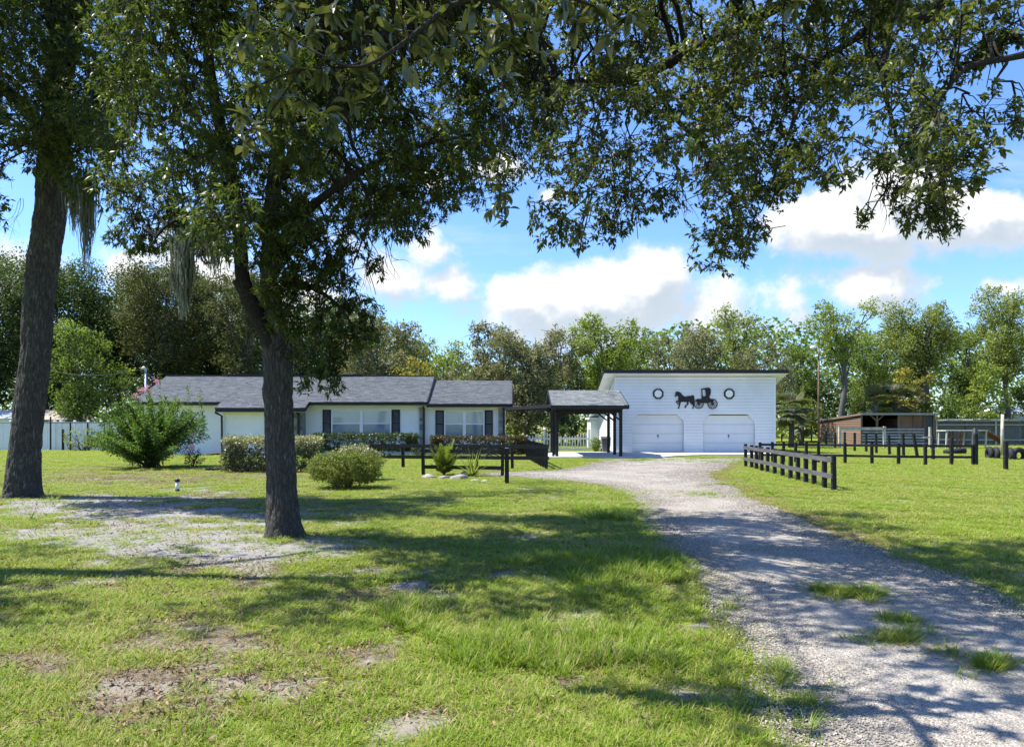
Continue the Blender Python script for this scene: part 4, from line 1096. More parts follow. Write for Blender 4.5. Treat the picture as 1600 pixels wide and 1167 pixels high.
# animal run
q = thing('animal_run', 'long framed wire animal run with a ragged pale roof', 'animal run', (37, 58, 0))
ax0, ax1 = X_(1463, 57), 47.0
mw, nt, out = newmat('wire_mesh'); g = NG(nt)
gl = g.bsdf((.22,.23,.23), .6, .4); tr = g.n('ShaderNodeBsdfTransparent'); mxs = g.n('ShaderNodeMixShader'); mxs.inputs[0].default_value = .30
nt.links.new(tr.outputs[0], mxs.inputs[1]); nt.links.new(gl, mxs.inputs[2]); nt.links.new(mxs.outputs[0], out.inputs[0])
x = ax0; k = 0
while x < ax1 + .1:
    for y in (57, 61):
        p = MB(); p.box((x-.05, y-.05, 0), (x+.05, y+.05, 1.98)); p.build('post', M['grey_timber'] if k % 2 else M['pale_wood'], q)
    x += 2.3; k += 1
for y in (57, 61):
    for z, h in ((1.93, .12), (1.62, .10), (.45, .10)):
        p = MB(); p.bar((ax0, y-.075, z), (ax1, y-.075, z), .04, h); p.build('rail', bpy.data.materials['weathered_board'], q)
p = MB(); p.box((ax0+.05, 57.06, .05), (ax1, 57.065, 1.9)); p.build('wire_panel', mw, q)
p = MB(); p.box((ax0+.05, 61.06, .05), (ax1, 61.065, 1.9)); p.build('wire_panel', simple('shade_cloth', (.05,.055,.055), .9, .1), q)
rs = random.Random(4); x = ax0
while x < ax1:
    wd = rs.uniform(.7, 1.5); z = 2.0 + rs.uniform(-.02, .06)
    p = MB(); p.add([(x,56.8,z-rs.uniform(.02,.14)),(x+wd,56.8,z-rs.uniform(.0,.12)),(x+wd,61.2,z+.02),(x,61.2,z),(x,56.8,z+.012),(x+wd,56.8,z+.012),(x+wd,61.2,z+.035),(x,61.2,z+.015)], [(0,3,2,1),(4,5,6,7),(0,1,5,4),(1,2,6,5),(2,3,7,6),(3,0,4,7)])
    p.build('roof_sheet', rs.choice([M['shed_white'], M['galv'], M['tin']]), q); x += wd*rs.uniform(.85, 1.0)
# platform with ramp
RY = 50.0
q = thing('ramp_platform', 'wooden goat platform on legs with a dark red ramp', 'platform', (X_(1505,RY), RY, 0))
pz = 1.2
p = MB(); p.box((X_(1471,RY), RY-.5, pz), (X_(1537,RY), RY+.6, pz+.07)); p.build('deck', M['pale_wood'], q)
for px in (1474, 1491, 1496, 1514, 1535):
    for y in (RY-.4, RY+.5):
        x = X_(px, RY); p = MB(); p.bar((x-.05,y,0),(x,y,pz-.003), .08, .08); p.build('leg', M['red_wood'] if 1480 < px < 1500 else M['pale_wood'], q)
p = MB(); p.bar((X_(1537,RY)+.01, RY, pz+.02), (X_(1567,RY), RY-.1, .38), 1.0, .07); rp = p.build('ramp', M['red_wood'], q)
for k in range(5):
    t = (k+.5)/5; p = MB(); xx = X_(1537,RY)*(1-t)+X_(1567,RY)*t; zz = (pz+.02)*(1-t)+.38*t+.05
    p.bar((xx, RY-.5, zz), (xx, RY+.4, zz), .05, .03); p.build('cleat', M['pale_wood'], rp)
q = thing('short_marker', 'short pale timber stake with a crosspiece near the wire fence', 'stake', (X_(1453,50), 50, 0))
x = X_(1453, 50); p = MB(); p.box((x-.06,49.94,0),(x+.06,50.06,Z_(667,50))); p.build('stake', M['pale_wood'], q)
p = MB(); p.bar((X_(1441,50),49.9,.78),(x+.1,49.9,.8), .05, .10); p.build('crosspiece', M['pale_wood'], q)
# tyres set in the grass
def tyre_mesh():
    mb = MB(); n, m_ = 28, 10
    R_, r_a, r_b = .24, .10, .10
    vs = []
    for i in range(n):
        a = 2*math.pi*i/n
        for j in range(m_):
            b = 2*math.pi*j/m_; rr = R_ + r_a*math.copysign(abs(math.cos(b))**.6, math.cos(b)); yy = r_b*math.copysign(abs(math.sin(b))**.6, math.sin(b))
            k = 1 + (.025 if (i % 2 and abs(b) < 1.0) else 0)
            vs.append((rr*k*math.cos(a), yy, rr*k*math.sin(a)))
    mb.add(vs, [(i*m_+j, ((i+1)%n)*m_+j, ((i+1)%n)*m_+(j+1)%m_, i*m_+(j+1)%m_) for i in range(n) for j in range(m_)])
    return mb
proto = tyre_mesh().build('tyre', M['rubber'], None, True)
tl = [(1546,716,75,'outermost tyre of the upright row, away from the tall post'),(1556.5,716.5,70,'second upright tyre in the row beside the tall pale post'),(1578,718,72,'upright tyre between the lone black post and the arched tyre'),(1592,718,4,'tyre standing face-on as an arch at the frame edge')]
for i, (px, py, rot, lab) in enumerate(tl):
    o = proto if i == 0 else proto.copy()
    if i: COL.objects.link(o)
    g0 = on_ground(px, py); o.location = (g0.x, g0.y, .20); o.rotation_euler = (0, 0, math.radians(rot)); o.scale = (1.12,)*3
    tag(o, 'half-buried ' + lab, 'tyre', 'old tyres set upright in the paddock')
o = proto.copy(); COL.objects.link(o); g0 = on_ground(1492, 709); o.location = (g0.x, g0.y, .14); o.rotation_euler = (math.radians(82), 0, .3); o.scale = (1.7,1.5,1.7)
tag(o, 'large dark tyre lying flat in the grass behind the cross fence', 'tyre', 'old tyres set upright in the paddock')
# yard lamp
LY = 50.0; x = X_(1279.5, LY)
q = thing('yard_lamp', 'thin rusty lamp pole with a small white hood behind the paddock', 'lamp post', (x, LY, 0))
p = MB(); p.tube([(x, LY, 0), (x-.02, LY, 3.5), (x, LY, Z_(541, LY))], [.075,.07,.055], 8); p.build('pole', simple('rusty_pole', (.16,.10,.07), .8, .2, .3), q, True)
zt = Z_(541, LY)
p = MB(); p.tube([(x, LY, zt), (x-.15, LY-.05, zt+.05), (x-.38, LY-.1, zt+.0)], .03, 6); p.build('arm', M['galv'], q, True)
p = MB(); p.lathe((x-.45, LY-.1, zt-.16), [(.17,0),(.19,.06),(.12,.16),(.05,.2)], 14); p.build('lamp_hood', M['white_vinyl'], q, True)

# ------------------------------------------------------------------ white boundary fence and neighbours
FY = 47.7
vf = thing('vinyl_fence', 'tall white vinyl panel fence at the side of the yard', 'fence', (-30, FY, 0))
pxl = [-190,-145,-100,-55,-10,36,82,95.5,117,138,158,178,200]
pxl = list(range(-190, 90, 23)) + [95.5,117,138,158,178,200]
for i, px in enumerate(pxl):
    x = X_(px, FY); p = MB(); p.box((x-.06, FY-.06, 0), (x+.06, FY+.06, 1.86)); po = p.build('post', M['white_vinyl'], vf)
    c = MB(); c.add([(x-.08,FY-.08,1.862),(x+.08,FY-.08,1.862),(x+.08,FY+.08,1.862),(x-.08,FY+.08,1.862),(x-.05,FY-.05,1.93),(x+.05,FY-.05,1.93),(x+.05,FY+.05,1.93),(x-.05,FY+.05,1.93)], [(0,1,5,4),(1,2,6,5),(2,3,7,6),(3,0,4,7),(4,5,6,7),(3,2,1,0)]); c.build('post_cap', M['white_vinyl'], po)
    if i + 1 < len(pxl):
        x2 = X_(pxl[i+1], FY); nn = max(2, int((x2-x-.14)/.30)); wd = (x2-x-.14)/nn
        for k in range(nn):
            b = MB(); b.box((x+.07+k*wd+.006, FY-.02, .08), (x+.07+(k+1)*wd-.006, FY+.02, 1.72)); b.build('panel_board', M['white_vinyl'], vf)
        for z in (.05, 1.765):
            b = MB(); b.box((x+.062, FY-.035, z-.04), (x2-.062, FY+.035, z+.04)); b.build('rail', M['white_vinyl'], vf)
cl = thing('chain_link_fence', 'thin dark line posts of a wire fence before the white panels', 'fence', (-28, 46.6, 0))
for px, zt in ((79, 2.15),(98.5, 1.35),(110, 1.78),(137, 1.78),(163,1.78),(-60,1.78),(-10,1.78)):
    x = X_(px, 46.6); p = MB(); p.tube([(x, 46.6, 0), (x, 46.6, zt)], .05 if px != 98.5 else .075, 6); p.build('post', M['black_timber'], cl)
p = MB(); p.tube([(X_(-100,46.6), 46.6, 1.76), (X_(200,46.6), 46.6, 1.76)], .02, 5); p.build('top_rail', M['black_timber'], cl)
# neighbours' roofs beyond
def low_house(name, lab, x0, x1, y0, y1, ze, zr, wm, rm):
    h = thing(name, lab, 'house', ((x0+x1)/2, (y0+y1)/2, 0))
    w = MB(); w.box((x0+.3,y0+.4,0),(x1-.3,y1-.4,ze)); w.build('wall', wm, h)
    xm = (x0+x1)/2; r = MB()
    r.add([(x0,y0,ze),(x1,y0,ze),(x1,y1,ze),(x0,y1,ze),(x0+(x1-x0)*.3,(y0+y1)/2,zr),(x1-(x1-x0)*.3,(y0+y1)/2,zr)], [(0,1,5,4),(1,2,5),(2,3,4,5),(3,0,4),(3,2,1,0)]); r.build('roof', rm, h)
    d = MB(); d.box((xm-.5,y0+.36,.05),(xm+.5,y0+.396,2.0)); d.build('door', M['tin'], h)
low_house('neighbour_house', 'low pale-roofed neighbour house beyond the white fence and thick trunk', -44.5, -37, 55, 61, 2.1, 2.75, M['white_stucco'], M['shed_white'])
low_house('neighbour_shed', 'tan hip-roofed outbuilding peeking over the white fence', -36.5, -32.4, 53.5, 58, 2.0, 2.75, M['white_stucco'], simple('tan_roof', (.33,.29,.24), .9, .15))
low_house('white_outbuilding', 'white roof glimpsed through the trees behind the animal run', X_(1566,74), X_(1680,74), 74, 80, 2.7, 3.6, M['white_stucco'], M['shed_white'])

# ------------------------------------------------------------------ small things in the lawn
g0 = on_ground(277, 767)
q = thing('standpipe', 'short white standpipe with a black cap in the sandy lawn', 'standpipe', g0)
p = MB(); p.tube([(g0.x,g0.y,0),(g0.x,g0.y,.23)], .045, 10); p.build('pipe', M['pipe_white'], q, True)
p = MB(); p.lathe((g0.x,g0.y,.231), [(.055,0),(.062,.02),(.06,.06),(.03,.085)], 12); p.build('cap', M['black_paint'], q, True)
p = MB(); p.lathe((g0.x,g0.y,.0), [(.055,0),(.055,.05)], 10); p.build('collar', M['black_paint'], q, True)
g0 = on_ground(336, 735)
q = thing('edging_board', 'thin dark timber edging board lying in the lawn before the pale shrub', 'board', g0)
p = MB(); p.bar((g0.x-.35, g0.y, .04), (g0.x+.35, g0.y+.05, .04), .05, .08); p.build('timber', M['black_timber'], q)
rk = [(670,746,.17,'rounded pale rock below the feathery plant'),(717.5,748,.23,'broad pale rock between the two bed plants'),(694,747,.14,'small grey rock between the larger pale rocks'),(731,742,.20,'pale rock half hidden behind the spiky plant'),(744,752,.12,'flat dark rock at the edge of the rock bed'),(757,752.5,.10,'tiny rock at the drive end of the rock bed')]
for px, py, r, lab in rk:
    bm = bmesh.new(); bmesh.ops.create_icosphere(bm, subdivisions=3, radius=1)
    co = np.array([v.co for v in bm.verts]); k = .65 + .7*fbm(co[:,0]*1.3+px, co[:,1]*1.3, co[:,2]*1.3, 3, 4)
    for v, kk in zip(bm.verts, k): v.co = (v.co.x*kk*r*1.25, v.co.y*kk*r, max(-.04, v.co.z*kk*r*.62))
    me = bpy.data.meshes.new('rock'); bm.to_mesh(me); bm.free(); me.materials.append(M['rock'])
    me.polygons.foreach_set('use_smooth', [True]*len(me.polygons))
    tag(link('rock', me, None, on_ground(px, py)), lab, 'rock', 'rocks round the bed')

# ------------------------------------------------------------------ trees and shrubs
def unit(v): return v / np.maximum(np.linalg.norm(v, axis=-1, keepdims=True), 1e-9)
def leaves4(P, D, Nn, L, W, fold=.25):
    """one folded quad per leaf"""
    D = unit(D); S = unit(np.cross(D, Nn)); U = np.cross(S, D)
    L = L[:, None]; W = W[:, None]
    mid = P + D*L*.45 + U*W*fold
    V = np.stack([P, mid + S*W*.5, P + D*L, mid - S*W*.5], 1).reshape(-1, 3)
    b = np.arange(len(P))*4
    return V, [np.stack([b, b+1, b+2, b+3], 1)]
def leaves6(P, D, Nn, L, W, droop=.15):
    """six-point leaf with blunt shoulders and a drooping tip"""
    D = unit(D); S = unit(np.cross(D, Nn)); U = np.cross(S, D)
    L = L[:, None]; W = W[:, None]
    a = P + D*L*.30; b_ = P + D*L*.72 - U*L*droop*.4; tip = P + D*L*.98 - U*L*droop
    V = np.stack([P, a + S*W*.42 + U*W*.10, b_ + S*W*.46, tip, b_ - S*W*.46, a - S*W*.42 + U*W*.10], 1).reshape(-1, 3)
    b = np.arange(len(P))*6
    return V, [np.concatenate([np.stack([b, b+1, b+5], 1), np.stack([b+2, b+3, b+4], 1)]), np.stack([b+1, b+2, b+4, b+5], 1)]
def twigs(A, B, r0, r1):
    """thin three-sided sticks A->B"""
    D = unit(B - A); ref = np.where(np.abs(D[:, 2:3]) > .9, [[1., 0, 0]], [[0, 0, 1.]])
    S = unit(np.cross(D, ref)); T = np.cross(D, S); V = []
    for (P, r) in ((A, r0), (B, r1)):
        for k in range(3):
            a = 2*np.pi*k/3; V.append(P + (S*np.cos(a) + T*np.sin(a))*np.asarray(r).reshape(-1, 1))
    V = np.stack(V, 1).reshape(-1, 3); b = np.arange(len(A))*6
    return V, [np.concatenate([np.stack([b+k, b+(k+1) % 3, b+3+(k+1) % 3, b+3+k], 1) for k in range(3)])]
def catmull(pts, n):
    P = np.asarray(pts, float); P = np.vstack([2*P[0]-P[1], P, 2*P[-1]-P[-2]]); out = []
    for i in range(1, len(P)-2):
        for t in np.linspace(0, 1, n, endpoint=False):
            a, b, c, d = P[i-1], P[i], P[i+1], P[i+2]
            out.append(.5*((2*b) + (-a+c)*t + (2*a-5*b+4*c-d)*t*t + (-a+3*b-3*c+d)*t**3))
    out.append(P[-2]); return np.array(out)
def limb_arrays(pts, rad, n=8):
    pts = np.asarray(pts, float); rad = np.asarray(rad, float)
    d = unit(np.gradient(pts, axis=0)); V = []; prev = np.array([1., 0, 0]) if abs(d[0][0]) < .9 else np.array([0, 1., 0])
    an = 2*np.pi*np.arange(n)/n
    for p, r, t in zip(pts, rad, d):
        prev = prev - t*prev.dot(t); prev /= np.linalg.norm(prev) + 1e-9; q = np.cross(t, prev)
        V.append(p + r*(np.cos(an)[:, None]*prev + np.sin(an)[:, None]*q))
    m = len(pts); k = np.arange(n); F = []
    for i in range(m-1): F.append(np.stack([i*n+k, i*n+(k+1) % n, (i+1)*n+(k+1) % n, (i+1)*n+k], 1))
    return np.concatenate(V), np.concatenate(F)
class Acc:
    def __init__(s): s.V, s.F, s.n = [], {}, 0
    def add(s, V, F):
        for f in (F if isinstance(F, list) else [F]): s.F.setdefault(f.shape[1], []).append(f + s.n)
        s.V.append(V); s.n += len(V)
    def build(s, name, mat, parent, smooth=False):
        if not s.V: return None
        return np_mesh(name, np.concatenate(s.V), [np.concatenate(v) for v in s.F.values()], mat, parent, smooth)
def trunk_mesh(name, pts, rad, mat, parent, n=72, rows=14, amp=.016, flare=.0, seed=0, knots=()):
    """thick trunk with furrowed bark as real relief"""
    P = catmull(pts, rows); R_ = catmull(np.stack([rad, rad, rad], 1), rows)[:, 0]
    z0 = P[0][2]; R_ = R_ * (1 + flare*np.exp(-(P[:, 2]-z0)/.28))
    V, F = limb_arrays(P, R_, n)
    C = np.repeat(P, n, 0); out = unit(V - C); ang = np.tile(2*np.pi*np.arange(n)/n, len(P))
    lob = 1 + flare*.35*np.sin(ang*4 + seed)*np.exp(-(V[:, 2]-z0)/.35) + .06*np.sin(ang*2 + seed + V[:, 2]*.5) + .05*np.sin(ang*3 - V[:, 2]*.8)
    rr = np.linalg.norm(V - C, axis=1)*lob
    q = V*np.array([1, 1, .22]); f = 1/.055
    nz = np.abs(fbm(q[:,0]*f, q[:,1]*f, q[:,2]*f, seed, 3) - .5)*2
    ridge = np.minimum(nz*3.0, 1.0)
    bump = fbm(V[:,0]*3, V[:,1]*3, V[:,2]*1.6, seed+9, 3) - .5
    rr = rr + amp*(ridge - .6) + .05*bump*np.minimum(1, rr*3)
    for (kz, ka, ks, kh) in knots:
        da = np.angle(np.exp(1j*(ang - ka)))
        rr = rr + kh*np.exp(-((V[:, 2]-kz)/ks)**2 - (da*rr.mean()/ks)**2)
    return np_mesh(name, C + out*rr[:, None], [F], mat, parent, True)

def canopy(root, limbs, blobs, r_, leafmat, L=.10, W=.032, nleaf=11, six=False, subs=5, droop=.35, limb_mat=None, name_branch='branch', hang=.0):
    """limbs: list of (points, radii). blobs: (centre, (rx,ry,rz), clusters). Branches reach every blob, twigs every leaf cluster."""
    LS = []; LRs = []
    for pts, rad in limbs:
        P = catmull(pts, 8); R_ = catmull(np.stack([rad]*3, 1), 8)[:, 0]
        V, F = limb_arrays(P, np.maximum(R_, .006), 10)
        C = np.repeat(P, 10, 0); o = V - C
        V = C + o*(1 + .35*(fbm(V[:,0]*6, V[:,1]*6, V[:,2]*6, 3, 3) - .5))[:, None]
        np_mesh(name_branch, V, [F], limb_mat or M['bark_limb'], root, True)
        LS.append(P); LRs.append(R_)
    LS = np.concatenate(LS); LRs = np.concatenate(LRs)
    wood, tw, crown = Acc(), Acc(), Acc()
    for (c, rad, ncl) in blobs:
        c = np.asarray(c, float); rad = np.asarray(rad, float)
        dd = np.linalg.norm(LS - c, axis=1) + .6*np.maximum(0, LS[:, 2] - c[2] - .5)
        i = int(np.argmin(dd)); p0 = LS[i]; dist = np.linalg.norm(c - p0)
        t = np.linspace(0, 1, 7)[:, None]
        sag = np.array([0, 0, .18*dist])
        jit = r_.normal(0, .05*dist + .02, (7, 3)) * np.sin(np.pi*t)
        P = p0 + (c - p0)*t + sag*np.sin(np.pi*t) + jit
        R0 = min(LRs[i]*.6, .012 + .012*dist)
        wood.add(*limb_arrays(P, np.linspace(R0, .007, 7), 5))
        tips = [P[4:]]
        for _ in range(subs):
            s = P[r_.integers(3, 7)]; q = c + r_.normal(0, .55, 3)*rad
            t3 = np.linspace(0, 1, 5)[:, None]
            Q = s + (q - s)*t3 + r_.normal(0, .03, (5, 3))*np.sin(np.pi*t3) + np.array([0, 0, .06])*np.sin(np.pi*t3)
            wood.add(*limb_arrays(Q, np.linspace(.009, .004, 5), 4)); tips.append(Q[1:])
        tips = np.concatenate(tips)
        u = unit(r_.normal(0, 1, (ncl, 3))) * (r_.uniform(0, 1, (ncl, 1)) ** .42)
        K = c + u*rad
        K[:, 2] -= hang*np.abs(r_.normal(0, 1, ncl))*rad[2]
        ni = np.argmin(((K[:, None, :] - tips[None])**2).sum(2), 1); A = tips[ni]
        tw.add(*twigs(A, K, np.full(ncl, .0035), np.full(ncl, .0015)))
        out = unit(K - A + r_.normal(0, .05, K.shape)); out[:, 2] -= droop*.4
        Kr = np.repeat(K, nleaf, 0); Or = np.repeat(out, nleaf, 0)
        D = unit(Or*.8 + r_.normal(0, .75, Kr.shape)); D[:, 2] -= droop*r_.uniform(0, 1, len(D))
        Pp = Kr - Or*r_.uniform(0, .10, (len(Kr), 1)) + r_.normal(0, .012, Kr.shape)
        Nn = unit(r_.normal(0, .5, Kr.shape) + np.array([0, 0, 1.]))
        sc = r_.uniform(.45, 1.3, len(Kr))
        fn = leaves6 if six else leaves4
        crown.add(*fn(Pp, D, Nn, L*sc, W*sc*r_.uniform(.8, 1.2, len(Kr))))
    w_ = wood.build('limbs', limb_mat or M['bark_limb'], root, True); 
    if w_: tag(w_, kind='stuff')
    t_ = tw.build('twigs', M['twig'], root); 
    if t_: tag(t_, kind='stuff')
    cr = crown.build('crown', leafmat, root)
    return cr

# lower edge of the overhead foliage measured along the picture, turned into depth-spread clumps
EDGE_X = [-40,20,60,110,160,200,260,310,360,400,440,500,560,590,620,660,700,740,790,815,850,880,920,960,1000,1030,1062,1085,1110,1150,1180,1210,1240,1270,1310,1345,1370,1400,1440,1480,1510,1540,1570,1600,1640]
EDGE_Y = [360,330,290,280,330,395,360,400,400,385,400,420,400,375,400,365,340,330,340,285,320,385,375,350,345,350,275,315,330,400,385,345,320,295,260,345,300,270,330,385,300,230,170,190,200]
def edge(px): return np.interp(px, EDGE_X, EDGE_Y)
GAPS = [(1530,130,60,55),(1590,140,40,55),(1500,175,30,25),(835,268,26,22),(900,205,26,18),(690,148,18,16),(1078,292,20,22),(1255,205,22,14),(25,235,26,55),(215,195,22,22),(265,300,30,30),(330,215,18,26),(205,330,30,30),
        (195,35,16,22),(240,345,24,24),(60,320,40,30),(1310,205,20,16),(560,350,20,16),(960,190,22,20),(1120,225,16,14),(1010,250,18,14),(860,22,12,20),(1190,15,18,14),(1450,110,16,16),(1340,280,22,24),(1390,180,18,18),(930,270,16,14),(1285,150,16,10)]
def in_gap(px, py, k=1.0): return any(((px-a)/(c*k))**2 + ((py-b)/(d*k))**2 < 1 for a, b, c, d in GAPS)
def clumps(x0, x1, top, y_of, rad_m, ncl, r_, step=1.0, bottom=None):
    """clump centres between the lower edge and 'top' (rows above the frame continue the crown)"""
    out = []
    px = x0
    while px < x1:
        Yc = y_of(px); rp = rad_m*FPX/Yc
        b = (edge(px) if bottom is None else bottom(px)) - rp*.75
        py = b
        while py > top:
            Y = y_of(px) + r_.normal(0, .9); q = px + r_.normal(0, rp*.25); w = py + r_.normal(0, rp*.2)
            rr = rad_m*r_.uniform(.75, 1.2)
            if not in_gap(q, w, 1.0 + .35*rad_m*0):
                out.append((tuple(at(q, w, Y)), (rr, rr*1.1, rr*.8), int(ncl*(rr/rad_m)**2 * (.55 if in_gap(q, w, 1.8) else 1))))
            py -= rp*1.15*step
        px += rp*1.15*step
    return out
r1 = np.random.default_rng(21)
# --- the big oak at the picture's side
TA = 17.2
gA = on_ground(34, 776)
treeA = thing('oak_tree', 'massive leaning oak with furrowed dark trunk in the sandy lawn', 'tree', (gA.x, gA.y, 0))
pa = [at(34,790,TA), at(36,740,TA), at(42,663,TA), at(56,560,TA), at(63,457,TA), at(76,354,TA), at(82,277,TA), at(88,180,TA), at(96,60,TA), at(104,-80,TA+.3), at(110,-200,TA+.5)]
trunk_mesh('trunk', pa, [.40,.365,.335,.315,.31,.31,.325,.29,.25,.18,.10], M['bark_big'], treeA, 100, 22, .030, .5, 3, ((6.3, 2.6, .16, .10), (5.6, 3.4, .14, .08), (5.2, 4.4, .12, -.06)))
limbsA = [([at(88,230,TA), at(150,170,TA-.6), at(200,90,TA-1), at(230,0,TA-1.2)], [.20,.15,.11,.07]), ([at(86,230,TA), at(30,160,TA-.5), at(-40,110,TA-.8), at(-160,60,TA-1)], [.2,.15,.1,.06]),
          ([at(96,80,TA), at(60,-60,TA-1), at(0,-180,TA-1.6)], [.2,.12,.06]), ([at(100,20,TA), at(180,-80,TA+1), at(260,-160,TA+1.5)], [.16,.1,.05]), ([at(92,150,TA), at(120,60,TA-1.5), at(130,-30,TA-2.4)], [.16,.1,.06])]
blA = clumps(-150, 215, -130, lambda p: 16.0, .70, 100, r1, .92) + clumps(-20, 190, -60, lambda p: 15.2, .6, 60, r1, 1.05, lambda p: 275 + 18*math.sin(p*.11))
for k in range(11):    # the crown above the frame
    blA.append(((gA.x + r1.normal(.2, 2.6), TA + r1.normal(-.3, 2.3), r1.uniform(11.2, 14.5)), (1.1, 1.1, .8), 70))
canopy(treeA, limbsA, blA, r1, M['leaf_oak'], .125, .038, 11, False, 5, .5)
# --- the forked oak in the middle of the lawn
TB = 11.1
gB = on_ground(444, 838)
treeB = thing('oak_tree', 'slender forked oak standing between the drive and the sandy patch', 'tree', (gB.x, gB.y, 0))
pb = [at(444,850,TB), at(441,790,TB), at(438,700,TB), at(435,600,TB), at(434,545,TB), at(430,510,TB), at(424,470,TB), at(420,420,TB), at(424,340,TB), at(432,250,TB+.1), at(448,140,TB+.2), at(462,20,TB+.3), at(470,-120,TB+.4)]
trunk_mesh('trunk', pb, [.215,.205,.20,.20,.195,.165,.135,.125,.118,.11,.10,.08,.05], M['bark_near'], treeB, 96, 20, .022, .42, 7, ((2.2, 3.3, .10, .03), (2.5, -.2, .12, .025)))
limbsB = [([at(432,548,TB), at(405,498,TB-.08), at(386,460,TB-.12), at(378,425,TB-.15), at(376,395,TB-.15), at(366,300,TB-.2), at(351,230,TB-.3), at(338,170,TB-.3), at(325,90,TB-.2), at(310,-10,TB), at(300,-130,TB)], [.15,.135,.125,.105,.10,.095,.09,.085,.075,.06,.04]),
          ([at(386,462,TB-.10), at(374,446,TB-.16), at(369,437,TB-.2)], [.10,.078,.062]),
          ([at(351,236,TB-.28), at(320,218,TB-.8), at(270,190,TB-1.1), at(215,175,TB-1.2)], [.06,.045,.03,.015]), ([at(372,360,TB-.2), at(320,330,TB-.6), at(262,352,TB-.9), at(235,385,TB-1)], [.05,.035,.02,.012]),
          ([at(422,400,TB), at(480,330,TB-.6), at(560,270,TB-.9), at(650,230,TB-.9), at(740,210,TB-.6)], [.085,.065,.05,.035,.02]), ([at(428,290,TB), at(500,180,TB-.8), at(600,110,TB-1.2), at(720,70,TB-1)], [.08,.06,.045,.02]),
          ([at(424,455,TB), at(470,445,TB-.5), at(520,470,TB-.7), at(560,520,TB-.8)], [.05,.038,.025,.012]), ([at(448,140,TB+.2), at(560,20,TB+.8), at(680,-60,TB+1.2)], [.08,.05,.025]), ([at(440,200,TB+.2), at(540,130,TB+1.8), at(660,90,TB+2.6), at(780,80,TB+3)], [.08,.06,.04,.02]),
          ([at(560,275,TB-.9), at(580,330,TB-.9), at(566,375,TB-.9), at(550,420,TB-.9)], [.025,.02,.014,.008]), ([at(330,110,TB-.2), at(250,70,TB-.6), at(180,60,TB-.8)], [.05,.035,.02])]
blB = clumps(185, 800, -110, lambda p: 10.6 + .6*math.sin(p*.013), .50, 92, r1, .90)
blB += clumps(430, 830, -60, lambda p: 13.6, .55, 60, r1, 1.05, lambda p: edge(p) - 25)
for (px, py, Y, rr, n) in ((470,430,10.6,.38,46),(520,445,10.5,.42,60),(555,480,10.5,.38,55),(500,500,10.4,.40,60),(545,530,10.4,.36,52),(470,520,10.5,.26,24),(520,565,10.4,.30,40),(500,590,10.4,.22,22),(575,520,10.6,.22,22),(440,400,10.6,.36,40),(432,470,10.8,.22,24),(425,505,10.85,.18,18),(475,605,10.5,.11,7),(520,605,10.45,.16,12),(400,395,10.5,.3,24),(458,475,10.6,.22,18),(535,400,10.4,.35,36),(590,420,10.5,.22,16),(425,450,10.3,.24,40),(442,500,10.3,.18,28),(415,350,10.3,.34,55),(450,330,10.3,.4,60),(480,375,10.3,.4,60),(432,400,10.3,.28,48),(462,555,10.4,.13,14),(505,420,10.3,.38,55),(455,440,10.3,.28,44),(205,345,11.2,.32,40),(235,380,11.2,.3,40),(212,385,11.3,.2,22),(270,335,11.2,.3,36),(300,375,11,.34,44),(335,300,11,.3,34),(240,300,11.4,.36,40),(185,300,11.6,.34,40),(345,350,11,.28,30),(280,390,10.8,.26,32),(318,392,10.8,.2,22),(180,370,11.6,.2,18),(255,260,11,.34,36),(310,250,11,.3,30)):
    blB.append((tuple(at(px, py, Y)), (rr, rr, rr*.85), n))
for k in range(9):
    blB.append(((gB.x + r1.uniform(-1.0, 4.2), r1.uniform(7.0, 13.5), r1.uniform(8.0, 10.6)), (.85, .85, .6), 60))
for k in range(22):
    blB.append(((r1.uniform(-3.4, -.1), r1.uniform(4.9, 8.2), r1.uniform(6.9, 8.6)), (.75, .75, .5), 50))
canopy(treeB, limbsB, blB, r1, M['leaf_oak'], .100, .027, 13, False, 6, .6)
